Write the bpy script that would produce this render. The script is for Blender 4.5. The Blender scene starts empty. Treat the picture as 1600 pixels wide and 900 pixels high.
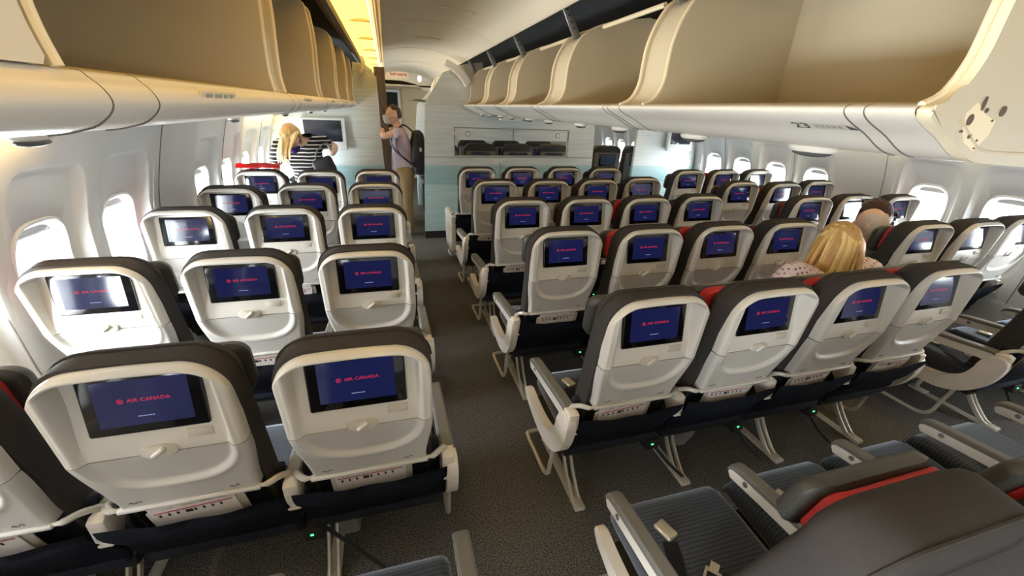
import bpy, bmesh, math, random
from mathutils import Vector, Matrix
random.seed(7)
SC = bpy.context.scene
COL = SC.collection
PI = math.pi

# ------------------------------------------------------------------ camera
F_PX, YAW, PITCH, ROLL = 637.19, 0.2901, 0.4129, 0.039
CAM = Vector((0.0, -1.0059, 1.6879))
_f = Vector((math.sin(YAW)*math.cos(PITCH), math.cos(YAW)*math.cos(PITCH), -math.sin(PITCH)))
_r = Vector((math.cos(YAW), -math.sin(YAW), 0)); _u = _r.cross(_f)
_r2 = _r*math.cos(ROLL)+_u*math.sin(ROLL); _u2 = -_r*math.sin(ROLL)+_u*math.cos(ROLL)
cd = bpy.data.cameras.new('camera'); cam = bpy.data.objects.new('camera', cd); COL.objects.link(cam)
cd.sensor_width = 36; cd.lens = 36*F_PX/1600; cd.clip_start = 0.02
mw = Matrix.Identity(4)
for i in range(3):
    mw[i][0] = _r2[i]; mw[i][1] = _u2[i]; mw[i][2] = -_f[i]; mw[i][3] = CAM[i]
cam.matrix_world = mw
SC.camera = cam

# ------------------------------------------------------------------ world, lamps, exposure
EXPOSURE = 0.74
WIN_W = 35.0        # watts of daylight through each window
COVE_E = 1.7       # emission of the ceiling cove strips
DOOR_FILL_W = 120.0      # watts of the fill lamp outside the added door opening behind the camera
WASH_W = 1.6       # warm wash lamps above the window panels
SC.view_settings.view_transform = 'Standard'; SC.view_settings.look = 'None'
SC.view_settings.exposure = EXPOSURE; SC.view_settings.gamma = 1; SC.view_settings.use_curve_mapping = False
w = bpy.data.worlds.new('daylight'); SC.world = w; w.use_nodes = True
bg = w.node_tree.nodes['Background']; bg.inputs[0].default_value = (0.93, 0.97, 1, 1); bg.inputs[1].default_value = 2.5
SC.cycles.use_denoising = True
SC.cycles.max_bounces = 10; SC.cycles.diffuse_bounces = 6; SC.cycles.glossy_bounces = 4
SC.cycles.transparent_max_bounces = 12
SC.cycles.sample_clamp_indirect = 6

XC = 1.595
LEFT_WIN = [1.06+0.545*k for k in (-4,-3,-2,-1,0,1,3,4,5,6,8,9,10,11,12)]
RIGHT_WIN = [0.97+0.541*k for k in (-6,-5,-4,-3,-2,-1,0,1,3,4,5,6,8,9,10,11,12)]
Z_WIN = 0.985
def wallx(z, side, d=0.0):
    dx = (2.977-0.08*((z-1.0)/0.34)**1.3 if z > 1.0 else math.sqrt(2.977**2-(z-1.0)**2))+d
    return XC-dx if side < 0 else XC+dx
def area(name, loc, rot, sx, sy, watts, color):
    l = bpy.data.lights.new(name, 'AREA'); l.shape = 'RECTANGLE'; l.size = sx; l.size_y = sy; l.energy = watts; l.color = color
    o = bpy.data.objects.new(name, l); o.location = loc; o.rotation_euler = rot; COL.objects.link(o); return o
for side, wins in ((-1, LEFT_WIN), (1, RIGHT_WIN)):
    for y in wins:
        if y < -0.4 and side < 0: continue      # lamps left out here to dim the left seat backs
        # lamp faces inward (local -Z), just outside the pane
        area('window_daylight', (wallx(Z_WIN, side, 0.18), y, Z_WIN+0.02), (0, -PI/2 if side < 0 else PI/2, 0), 0.56, 0.46, WIN_W*(1.0 if side < 0 else 0.55), (0.86, 0.94, 1.0))
area('door_fill_lamp', (-1.75, -2.2, 1.0), (0, -PI/2, 0), 1.8, 0.9, DOOR_FILL_W, (0.88, 0.95, 1.0))     # added fill lamp, shines in from behind the camera
area('panel_wash_lamp', (-1.15, 0.0, 1.56), (0, math.radians(30), 0), 0.05, 1.9, WASH_W*2.5, (1, 0.66, 0.25))
area('panel_wash_lamp', (-1.15, 4.0, 1.56), (0, math.radians(30), 0), 0.05, 1.0, WASH_W*1.3, (1, 0.75, 0.3))
area('cove_wash_lamp', (-0.062, 2.6, 2.262), (0, math.radians(-125), 0), 0.03, 9.5, 9.0, (1, 0.72, 0.34))
area('cove_wash_lamp', (2*XC+0.062, 2.6, 2.262), (0, math.radians(125), 0), 0.03, 9.5, 9.0, (1, 0.72, 0.34))
area('panel_wash_lamp', (4.34, 2.2, 1.56), (0, math.radians(-30), 0), 0.05, 3.0, WASH_W*1.3, (1, 0.86, 0.45))

# ------------------------------------------------------------------ materials
def lin(c):
    return tuple(((v/255)/12.92 if v/255 <= 0.04045 else ((v/255+0.055)/1.055)**2.4) for v in c)+(1,)
def mat(name, rgb, rough=0.5, metal=0.0, spec=0.5, noise=0.0, nscale=30, bump=0.0, bscale=300, emit=None, es=0.0, coat=0.0):
    m = bpy.data.materials.new(name); m.use_nodes = True; nt = m.node_tree; b = nt.nodes['Principled BSDF']
    c = lin(rgb); b.inputs['Base Color'].default_value = c; b.inputs['Roughness'].default_value = rough
    b.inputs['Metallic'].default_value = metal; b.inputs['Specular IOR Level'].default_value = spec
    if coat: b.inputs['Coat Weight'].default_value = coat; b.inputs['Coat Roughness'].default_value = 0.06
    tc = nt.nodes.new('ShaderNodeTexCoord')
    if noise:
        n = nt.nodes.new('ShaderNodeTexNoise'); n.inputs['Scale'].default_value = nscale; n.inputs['Detail'].default_value = 3
        r = nt.nodes.new('ShaderNodeMapRange'); r.inputs['To Min'].default_value = 1-noise; r.inputs['To Max'].default_value = 1+noise
        mx = nt.nodes.new('ShaderNodeMix'); mx.data_type = 'RGBA'; mx.blend_type = 'MULTIPLY'; mx.inputs['Factor'].default_value = 1
        nt.links.new(tc.outputs['Object'], n.inputs['Vector']); nt.links.new(n.outputs['Fac'], r.inputs['Value'])
        mx.inputs['A'].default_value = c; nt.links.new(r.outputs['Result'], mx.inputs['B']); nt.links.new(mx.outputs['Result'], b.inputs['Base Color'])
    if bump:
        n = nt.nodes.new('ShaderNodeTexNoise'); n.inputs['Scale'].default_value = bscale; n.inputs['Detail'].default_value = 2
        bp = nt.nodes.new('ShaderNodeBump'); bp.inputs['Strength'].default_value = bump; bp.inputs['Distance'].default_value = 0.004
        nt.links.new(tc.outputs['Object'], n.inputs['Vector']); nt.links.new(n.outputs['Fac'], bp.inputs['Height']); nt.links.new(bp.outputs['Normal'], b.inputs['Normal'])
    if emit:
        b.inputs['Emission Color'].default_value = lin(emit); b.inputs['Emission Strength'].default_value = es
    return m
def striped(name, rgb1, rgb2, axis, scale, dist=2.0, rough=0.8, sharp=None, detail_scale=1.0):
    """bands across one object axis, a little wavy; sharp = duty of the second colour for hard bands"""
    m = mat(name, rgb1, rough, spec=0.2); nt = m.node_tree; b = nt.nodes['Principled BSDF']
    tc = nt.nodes.new('ShaderNodeTexCoord'); wv = nt.nodes.new('ShaderNodeTexWave'); wv.bands_direction = axis
    wv.inputs['Scale'].default_value = scale; wv.inputs['Distortion'].default_value = dist; wv.inputs['Detail'].default_value = 2; wv.inputs['Detail Scale'].default_value = detail_scale
    cr = nt.nodes.new('ShaderNodeValToRGB'); cr.color_ramp.elements[0].color = lin(rgb1); cr.color_ramp.elements[1].color = lin(rgb2)
    if sharp:
        cr.color_ramp.interpolation = 'CONSTANT'; cr.color_ramp.elements[1].position = 1-sharp
    nt.links.new(tc.outputs['Object'], wv.inputs['Vector']); nt.links.new(wv.outputs['Fac'], cr.inputs['Fac']); nt.links.new(cr.outputs['Color'], b.inputs['Base Color'])
    return m
def emitter(name, rgb, strength):
    m = mat(name, rgb, 0.6, emit=rgb, es=strength); return m

M_SHELL = mat('seat_shell_plastic', (208, 203, 194), 0.32, noise=0.02, nscale=8)
M_TRAY = mat('tray_plastic', (198, 194, 187), 0.36, noise=0.02, nscale=8)
M_RECESS = mat('latch_plastic', (196, 189, 176), 0.35)
M_ARM = mat('bracket_silver_plastic', (196, 191, 182), 0.3, metal=0.15)
M_FAB = mat('charcoal_seat_fabric', (60, 56, 54), 0.85, spec=0.2, noise=0.12, nscale=40, bump=0.25, bscale=700)
def sheen(m, wgt, tint):
    b = m.node_tree.nodes['Principled BSDF']; b.inputs['Sheen Weight'].default_value = wgt; b.inputs['Sheen Roughness'].default_value = 0.4; b.inputs['Sheen Tint'].default_value = tint; return m
M_CUSH = striped('ribbed_cushion_fabric', (47, 50, 56), (68, 73, 81), 'Y', 24, 2.5, 0.75, detail_scale=1.2); sheen(M_CUSH, 0.8, (0.75, 0.85, 1.0, 1))
M_LEATHER = mat('black_leather', (58, 57, 52), 0.38, noise=0.1, nscale=20, bump=0.15, bscale=400)
M_RED = mat('red_fabric', (176, 34, 30), 0.7, noise=0.1, nscale=30)
M_POCKET = mat('navy_pocket_fabric', (38, 41, 52), 0.8, spec=0.2, noise=0.15, nscale=14, bump=0.2, bscale=300)
M_DARK = mat('black_underseat', (24, 24, 25), 0.6)
M_LEG = mat('leg_painted_metal', (196, 188, 172), 0.35, metal=0.3)
M_GREYP = mat('grey_plastic', (120, 118, 112), 0.4)
M_PAD = mat('armrest_pad_grey', (112, 110, 105), 0.42)
M_PANEL = mat('side_panel_white', (226, 218, 208), 0.33)
M_BEZEL = mat('black_glass', (8, 8, 10), 0.10, spec=0.6)
M_DISP = mat('display_blue', (8, 10, 24), 0.10, spec=0.6, emit=(27, 32, 80), es=0.42)
M_DRED = mat('display_red', (60, 5, 10), 0.10, emit=(214, 50, 80), es=0.45)
M_DWHT = mat('display_white', (60, 60, 70), 0.10, emit=(150, 160, 215), es=0.5)
M_PDISP = mat('display_dim', (8, 9, 16), 0.12, emit=(30, 32, 52), es=0.5)
M_STRAP = mat('belt_webbing', (28, 28, 31), 0.6)
M_BUCKLE = mat('buckle_metal', (205, 196, 172), 0.28, metal=0.6)
M_LED = emitter('green_led', (60, 255, 110), 3.0)
M_WALL = mat('sidewall_panel', (206, 205, 203), 0.45, noise=0.015, nscale=5)
M_WFRAME = mat('window_frame_plastic', (226, 226, 226), 0.4)
M_BINW = mat('bin_white_plastic', (222, 214, 200), 0.34, noise=0.015, nscale=6)
M_BININ = mat('bin_interior', (205, 191, 162), 0.5, noise=0.03, nscale=5)
M_RIM = mat('bin_rim_cream', (238, 222, 188), 0.35)
M_CEIL = mat('ceiling_panel', (234, 221, 196), 0.5, noise=0.02, nscale=3)
M_BLACK = mat('cavity_black', (9, 9, 9), 0.8)
M_BROWN = mat('valance_brown', (92, 76, 56), 0.6)
M_MET = mat('hinge_metal', (150, 150, 148), 0.35, metal=0.7)
M_COVE = emitter('cove_lens', (255, 208, 96), COVE_E)
M_SEAM = mat('seam_grey', (110, 104, 94), 0.6)
M_MARK = mat('marking_grey', (88, 86, 82), 0.6)
M_MARKL = mat('marking_light', (178, 172, 160), 0.6)
M_MONW = mat('monitor_casing', (214, 216, 214), 0.4)
M_MONS = mat('monitor_screen', (38, 42, 52), 0.12, spec=0.6)
M_CURT = mat('curtain_taupe', (142, 126, 110), 0.9, noise=0.1, nscale=20)
M_GAL = mat('galley_cream', (214, 198, 164), 0.5)
M_SKIN = mat('skin', (222, 182, 160), 0.5, noise=0.05, nscale=12)
M_WHITE = mat('white_cloth', (232, 230, 228), 0.7)

def pane_material():
    m = bpy.data.materials.new('window_glass'); m.use_nodes = True; nt = m.node_tree; nt.nodes.clear()
    o = nt.nodes.new('ShaderNodeOutputMaterial'); mx = nt.nodes.new('ShaderNodeMixShader'); t = nt.nodes.new('ShaderNodeBsdfTransparent'); g = nt.nodes.new('ShaderNodeBsdfGlossy')
    g.inputs['Roughness'].default_value = 0.03; mx.inputs[0].default_value = 0.06
    nt.links.new(t.outputs[0], mx.inputs[1]); nt.links.new(g.outputs[0], mx.inputs[2]); nt.links.new(mx.outputs[0], o.inputs[0]); return m
M_GLASS = pane_material()
M_LENS = mat('lamp_lens_grey', (84, 84, 82), 0.2)
M_WORN = mat('worn_brown', (96, 74, 62), 0.7)

def carpet_material():
    m = mat('dark_carpet', (74, 71, 68), 0.95, spec=0.1, bump=0.8, bscale=240); nt = m.node_tree; b = nt.nodes['Principled BSDF']
    tc = nt.nodes.new('ShaderNodeTexCoord'); n = nt.nodes.new('ShaderNodeTexNoise'); n.inputs['Scale'].default_value = 170; n.inputs['Detail'].default_value = 3
    cr = nt.nodes.new('ShaderNodeValToRGB'); cr.color_ramp.elements[0].position = 0.36; cr.color_ramp.elements[1].position = 0.68
    cr.color_ramp.elements[0].color = lin((50, 48, 46)); cr.color_ramp.elements[1].color = lin((120, 117, 112))
    nt.links.new(tc.outputs['Object'], n.inputs['Vector']); nt.links.new(n.outputs['Fac'], cr.inputs['Fac']); nt.links.new(cr.outputs['Color'], b.inputs['Base Color']); return m
M_CARPET = carpet_material()

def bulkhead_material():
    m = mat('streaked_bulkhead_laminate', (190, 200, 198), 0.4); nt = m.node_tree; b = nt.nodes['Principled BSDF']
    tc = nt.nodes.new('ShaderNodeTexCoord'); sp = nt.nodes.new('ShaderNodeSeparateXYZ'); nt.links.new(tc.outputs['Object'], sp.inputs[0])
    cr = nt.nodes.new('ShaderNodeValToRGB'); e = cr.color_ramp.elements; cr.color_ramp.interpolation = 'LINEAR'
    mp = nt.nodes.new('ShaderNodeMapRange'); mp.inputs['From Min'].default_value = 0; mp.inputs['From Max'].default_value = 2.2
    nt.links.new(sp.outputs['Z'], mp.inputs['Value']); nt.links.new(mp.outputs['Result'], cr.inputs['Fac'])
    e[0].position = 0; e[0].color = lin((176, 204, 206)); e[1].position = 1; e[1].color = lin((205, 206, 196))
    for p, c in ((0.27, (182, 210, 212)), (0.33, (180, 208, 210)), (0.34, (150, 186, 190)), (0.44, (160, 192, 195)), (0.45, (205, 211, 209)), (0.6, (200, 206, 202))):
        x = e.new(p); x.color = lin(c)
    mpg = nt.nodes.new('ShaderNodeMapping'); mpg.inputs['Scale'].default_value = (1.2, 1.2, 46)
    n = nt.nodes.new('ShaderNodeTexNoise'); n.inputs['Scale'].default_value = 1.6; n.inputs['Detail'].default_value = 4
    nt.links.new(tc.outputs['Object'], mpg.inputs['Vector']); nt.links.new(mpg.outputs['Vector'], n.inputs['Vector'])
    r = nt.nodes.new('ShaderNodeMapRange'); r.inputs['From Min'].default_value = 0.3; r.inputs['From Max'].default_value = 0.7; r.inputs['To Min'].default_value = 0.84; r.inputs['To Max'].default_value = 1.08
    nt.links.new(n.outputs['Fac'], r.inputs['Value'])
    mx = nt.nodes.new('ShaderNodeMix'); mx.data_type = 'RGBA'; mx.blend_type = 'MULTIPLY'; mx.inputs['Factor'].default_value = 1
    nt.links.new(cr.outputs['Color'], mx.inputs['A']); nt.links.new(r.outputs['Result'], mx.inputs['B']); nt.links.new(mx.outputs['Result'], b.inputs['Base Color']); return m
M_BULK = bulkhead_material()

# ------------------------------------------------------------------ mesh helpers
class MB:
    def __init__(s): s.bm = bmesh.new()
    def box(s, c, d, bevel=0.0, seg=2, rot=None, mi=0):
        r = bmesh.ops.create_cube(s.bm, size=1); vs = r['verts']
        M = Matrix.Translation(Vector(c)) @ (rot.to_4x4() if rot else Matrix.Identity(4)) @ Matrix.Diagonal((d[0], d[1], d[2], 1))
        bmesh.ops.transform(s.bm, matrix=M, verts=vs)
        fs = {f for v in vs for f in v.link_faces}
        for f in fs: f.material_index = mi
        if bevel > 0:
            es = {e for v in vs for e in v.link_edges}
            g = bmesh.ops.bevel(s.bm, geom=list(es), offset=min(bevel, min(d)*0.49), segments=seg, affect='EDGES', profile=0.5)
            for f in g['faces']: f.material_index = mi
        return s
    def loft(s, loops, closed=True, cap0=True, cap1=True, mi=0):
        L = [[s.bm.verts.new(Vector(p)) for p in lp] for lp in loops]; n = len(L[0])
        for a, b in zip(L, L[1:]):
            for i in range(n if closed else n-1):
                j = (i+1) % n
                try: s.bm.faces.new((a[i], a[j], b[j], b[i])).material_index = mi
                except ValueError: pass
        if closed and cap0: s.bm.faces.new(list(reversed(L[0]))).material_index = mi
        if closed and cap1: s.bm.faces.new(L[-1]).material_index = mi
        return s
    def tube(s, pts, r, n=8, mi=0, flat=None):
        pts = [Vector(p) for p in pts]; loops = []; up = None
        for i, p in enumerate(pts):
            t = (pts[min(i+1, len(pts)-1)]-pts[max(i-1, 0)]).normalized()
            if up is None: up = Vector((0, 0, 1)) if abs(t.z) < 0.9 else Vector((1, 0, 0))
            a = t.cross(up).normalized(); up = a.cross(t).normalized()
            rr = r[i] if isinstance(r, (list, tuple)) else r
            fl = flat or (1, 1)
            loops.append([p+a*(rr*fl[0]*math.cos(2*PI*k/n))+up*(rr*fl[1]*math.sin(2*PI*k/n)) for k in range(n)])
        return s.loft(loops, mi=mi)
    def prism(s, poly, fn, d0, d1, bevel=0.0, mi=0, seg=2):
        """poly: 2-D outline; fn(a, b, d) -> point; extruded d0..d1"""
        A = [s.bm.verts.new(Vector(fn(a, b, d0))) for a, b in poly]; B = [s.bm.verts.new(Vector(fn(a, b, d1))) for a, b in poly]; n = len(A); fs = []
        for i in range(n):
            j = (i+1) % n; fs.append(s.bm.faces.new((A[i], A[j], B[j], B[i])))
        f0 = s.bm.faces.new(list(reversed(A))); f1 = s.bm.faces.new(B)
        for f in fs+[f0, f1]: f.material_index = mi
        if bevel:
            es = list(set(list(f0.edges)+list(f1.edges)))
            g = bmesh.ops.bevel(s.bm, geom=es, offset=bevel, segments=seg, affect='EDGES', profile=0.5)
            for f in g['faces']: f.material_index = mi
        return s
    def ball(s, c, d, u=16, v=10, mi=0, rot=None):
        r = bmesh.ops.create_uvsphere(s.bm, u_segments=u, v_segments=v, radius=1); vs = r['verts']
        M = Matrix.Translation(Vector(c)) @ (rot.to_4x4() if rot else Matrix.Identity(4)) @ Matrix.Diagonal((d[0], d[1], d[2], 1))
        bmesh.ops.transform(s.bm, matrix=M, verts=vs)
        for f in {f for x in vs for f in x.link_faces}: f.material_index = mi
        return s
    def disc(s, c, r, axis, th, n=20, mi=0, ry=None):
        """short cylinder about an axis 'x','y' or 'z'"""
        ry = ry or r
        f = {'x': lambda a, b, d: (d, a, b), 'y': lambda a, b, d: (a, d, b), 'z': lambda a, b, d: (a, b, d)}[axis]
        return s.prism([(r*math.cos(2*PI*k/n), ry*math.sin(2*PI*k/n)) for k in range(n)], lambda a, b, d: Vector(f(a, b, d))+Vector(c), -th/2, th/2, mi=mi)
    def grid(s, rows, mi=0):
        V = [[s.bm.verts.new(Vector(p)) for p in r] for r in rows]
        for a, b in zip(V, V[1:]):
            for i in range(len(a)-1): s.bm.faces.new((a[i], a[i+1], b[i+1], b[i])).material_index = mi
        return V
    def build(s, name, mats, parent=None, angle=38, fixn=True):
        bm = s.bm
        if fixn: bmesh.ops.recalc_face_normals(bm, faces=bm.faces)
        lim = math.radians(angle)
        for f in bm.faces: f.smooth = True
        for e in bm.edges:
            if len(e.link_faces) == 2:
                if e.calc_face_angle(0) > lim: e.smooth = False
            else: e.smooth = False
        me = bpy.data.meshes.new(name); bm.to_mesh(me); bm.free()
        for m in (mats if isinstance(mats, (list, tuple)) else [mats]): me.materials.append(m)
        o = bpy.data.objects.new(name, me); COL.objects.link(o)
        if parent is not None: o.parent = parent
        return o
def tag(o, label=None, cat=None, group=None, kind=None):
    if label: o['label'] = label
    if cat: o['category'] = cat
    if group: o['group'] = group
    if kind: o['kind'] = kind
    return o
def thing(name, label, cat, loc=(0, 0, 0), group=None):
    o = bpy.data.objects.new(name, None); o.empty_display_size = 0.1; COL.objects.link(o); o.location = loc
    return tag(o, label, cat, group)
def struct(mb, name, mats, parent=None, label=None, **k):
    o = mb.build(name, mats, parent, **k)
    if parent is None: o['kind'] = 'structure'
    if label: o['label'] = label
    return o
def spline(pts, n=6, closed=False):
    P = [Vector(p) for p in pts]; out = []; m = len(P)
    for i in range(m if closed else m-1):
        p0 = P[(i-1) % m] if closed or i > 0 else P[0]; p1 = P[i]; p2 = P[(i+1) % m]; p3 = P[(i+2) % m] if closed or i+2 < m else P[-1]
        for k in range(n):
            t = k/n
            out.append(0.5*((2*p1)+(p2-p0)*t+(2*p0-5*p1+4*p2-p3)*t*t+(3*p1-p0-3*p2+p3)*t**3))
    if not closed: out.append(P[-1])
    return out
def text_mesh(mb, body, fn, size, mi=0, sx=1.0, bold=0.0):
    """flat letters placed with fn(u, v) -> point, u from the text's centre"""
    cu = bpy.data.curves.new('letters', 'FONT'); cu.body = body; cu.size = size; cu.align_x = 'CENTER'; cu.align_y = 'CENTER'; cu.resolution_u = 2; cu.offset = bold
    o = bpy.data.objects.new('letters', cu); COL.objects.link(o)
    dg = bpy.context.evaluated_depsgraph_get(); me = bpy.data.meshes.new_from_object(o.evaluated_get(dg))
    vs = [mb.bm.verts.new(Vector(fn(v.co.x*sx, v.co.y))) for v in me.vertices]
    for p in me.polygons:
        try: mb.bm.faces.new([vs[i] for i in p.vertices]).material_index = mi
        except ValueError: pass
    bpy.data.objects.remove(o); bpy.data.curves.remove(cu); bpy.data.meshes.remove(me)

# ------------------------------------------------------------------ setting: floor, walls, windows
Y0, Y1 = -3.0, 10.5
mb = MB(); mb.box((XC, (Y0+Y1)/2, -0.03), (6.4, Y1-Y0, 0.06)); struct(mb, 'floor', M_CARPET)

def wall_point(side, y, z, d): return (wallx(z, side, d), y, z)
def sup(th, hw, hu, hd, n):
    c, s_ = math.cos(th), math.sin(th)
    hh = hu if s_ >= 0 else hd
    return (hw*math.copysign(abs(c)**(2/n), c), hh*math.copysign(abs(s_)**(2/n), s_))
def make_wall(side, wins, pitch, name):
    mb = MB(); N = 72; zb, zt = 0.50, 1.60; hp = pitch/2; Y0 = -1.65 if side < 0 else -3.0
    ths = [2*PI*(k+0.5)/N for k in range(N)]
    corners = []
    for a_, b_ in ((hp, zt-Z_WIN), (-hp, zt-Z_WIN), (-hp, zb-Z_WIN), (hp, zb-Z_WIN)):
        ang = math.atan2(b_, a_) % (2*PI); corners.append((min(ths, key=lambda t: abs(t-ang)), (a_, b_)))
    for yc in wins:
        def rect(th):
            for cx_, cz_ in corners:
                if abs(th-cx_) < 1e-6: return cz_
            c, s_ = math.cos(th), math.sin(th); ku = (zt-Z_WIN); kd = (Z_WIN-zb)
            t = min(hp/abs(c) if abs(c) > 1e-9 else 1e9, (ku if s_ > 0 else kd)/abs(s_) if abs(s_) > 1e-9 else 1e9)
            return (c*t, s_*t)
        loops = []
        def add(f, d): loops.append([wall_point(side, yc+a, Z_WIN+b, d) for a, b in (f(t) for t in ths)])
        add(rect, 0)
        add(lambda t: sup(t, 0.228, 0.44, 0.40, 6), 0.0)
        add(lambda t: sup(t, 0.224, 0.436, 0.396, 6), 0.003)
        add(lambda t: sup(t, 0.206, 0.412, 0.376, 5.5), 0.034)
        add(lambda t: sup(t, 0.197, 0.40, 0.365, 5), 0.040)
        add(lambda t: sup(t, 0.166, 0.237, 0.237, 3.4), 0.044)
        add(lambda t: sup(t, 0.163, 0.234, 0.234, 3.4), 0.050)
        add(lambda t: sup(t, 0.158, 0.229, 0.229, 3.4), 0.050)
        mb.loft(loops, cap0=False, cap1=False)
    # blank panels between the window cells, dado below, cove above
    ys = sorted(wins); edges = [Y0]
    spans = []; cur = Y0
    for y in ys:
        if y-hp-cur > 0.01: spans.append((cur, y-hp))
        cur = y+hp
    if Y1-cur > 0.01: spans.append((cur, Y1))
    for a, b in spans:
        mb.grid([[wall_point(side, y, zb+(zt-zb)*k/12, 0) for k in range(13)] for y in (a, b)])
    mb.grid([[wall_point(side, y, -0.02+(zb+0.02)*k/6, 0) for k in range(7)] for y in (Y0, Y1)])
    mb.grid([[wall_point(side, y, zt+(2.45-zt)*k/6, 0) for k in range(7)] for y in (Y0, Y1)])
    o = struct(mb, name, M_WALL, angle=50)
    # seams between wall panels
    mbs = MB()
    for y in ([-0.1, 0.74, 1.94, 3.0, 4.1] if side < 0 else [-0.2, 0.69, 1.87, 2.85, 3.95]):
        mbs.tube([wall_point(side, y, z, -0.0005) for z in (0.1, 0.4, 0.7, 1.0, 1.2, 1.4, 1.58)], 0.003, 5)
    struct(mbs, 'panel_seam', M_SEAM, parent=o)
    # dado strip
    mbd = MB(); prof = [(0.05, -0.0), (0.05, -0.02), (0.40, -0.02), (0.44, -0.004), (0.44, 0.0)]
    mbd.loft([[wall_point(side, y, z, d) for z, d in prof] for y in (Y0+0.01, Y1-0.01)], closed=False)
    struct(mbd, 'baseboard_left' if side < 0 else 'baseboard_right', mat('dado_grey', (176, 174, 170), 0.6))
    return ths
def make_windows(side, wins, ths, n0):
    k = n0
    for yc in wins:
        mb = MB(); loops = []
        for hw, hh, nn, d in ((0.161, 0.232, 3.4, 0.051), (0.158, 0.229, 3.4, 0.038), (0.150, 0.220, 3.4, 0.037), (0.138, 0.202, 3.2, 0.060), (0.134, 0.197, 3.2, 0.095), (0.15, 0.215, 3.2, 0.11)):
            loops.append([wall_point(side, yc+a, Z_WIN+b, d) for a, b in (sup(t, hw, hh, hh, nn) for t in ths)])
        mb.loft(loops, cap0=False, cap1=False)
        o = struct(mb, 'window_%d' % k, M_WFRAME, angle=50)
        mp = MB(); mp.loft([[wall_point(side, yc+a, Z_WIN+b, 0.09) for a, b in (sup(t, 0.136, 0.2, 0.2, 3.2) for t in ths)]], cap0=True, cap1=False)
        struct(mp, 'pane', M_GLASS, parent=o)
        ms = MB(); drop = 0.035
        ms.grid([[wall_point(side, yc+u*0.12*(1 if v > 0 else 0.8), Z_WIN+0.2-drop*(1-v), 0.08) for u in (-1, -0.5, 0, 0.5, 1)] for v in (0, 1)])
        ms.tube([wall_point(side, yc+u*0.115, Z_WIN+0.2-drop, 0.077) for u in (-1, 0, 1)], 0.005, 6)
        struct(ms, 'window_shade', M_WALL, parent=o)
        k += 1
    return k
ths = make_wall(-1, LEFT_WIN, 0.545, 'wall_left'); kk = make_windows(-1, LEFT_WIN, ths, 1)
ths = make_wall(1, RIGHT_WIN, 0.541, 'wall_right'); make_windows(1, RIGHT_WIN, ths, kk)
mb = MB(); mb.box((XC, Y0-0.03, 1.2), (6.4, 0.06, 2.6)); struct(mb, 'wall_back', M_WALL)
mb = MB(); mb.box((-1.30, -1.69, 0.98), (0.30, 0.10, 1.96), 0.02); mb.box((-1.30, -2.80, 0.98), (0.30, 0.40, 1.96), 0.02); mb.box((-1.30, -2.30, 2.2), (0.30, 1.4, 0.5), 0.02); struct(mb, 'added_door_frame', M_WFRAME)  # unseen open door bay, added to let fill light in from behind
mb = MB(); mb.box((XC, Y1+0.03, 1.2), (6.4, 0.06, 2.6)); struct(mb, 'wall_front', M_GAL)

# ------------------------------------------------------------------ ceiling with cove strips
def mirror(p): return (2*XC-p[0], p[1])
CE = spline([(0.012, 2.268, 0), (0.2, 2.305, 0), (0.42, 2.318, 0), (0.62, 2.30, 0), (0.78, 2.26, 0), (0.88, 2.215, 0), (0.94, 2.185, 0), (0.95, 2.20, 0)], 5)
CE = [(p.x, p.y) for p in CE]
for sgn, nm in ((1, 'ceiling'), (-1, 'ceiling')):
    mb = MB(); pr = CE if sgn > 0 else [mirror(p) for p in CE]
    mb.loft([[(x, y, z) for x, z in pr] for y in (Y0, 0.2, 2.2, 4.2, 8.75)], closed=False)
    struct(mb, nm, M_CEIL, angle=60)
# transverse ceiling panel joints and the small oblong covers
mb = MB()
for y in (1.1, 2.9, 4.7, 6.5):
    mb.tube([(x, y, z-0.0005) for x, z in CE[:-4]], 0.0035, 5)
for y, a, b in ((0.72, 0.5, 0.86), (2.35, 0.38, 0.66), (3.8, 0.3, 0.6)):
    pts = [(x, z) for x, z in CE if a <= x <= b]
    mb.tube([(x, y, z-0.003) for x, z in pts], 0.018, 8, flat=(1, 0.4))
struct(mb, 'trim_1', M_CEIL)
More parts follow.
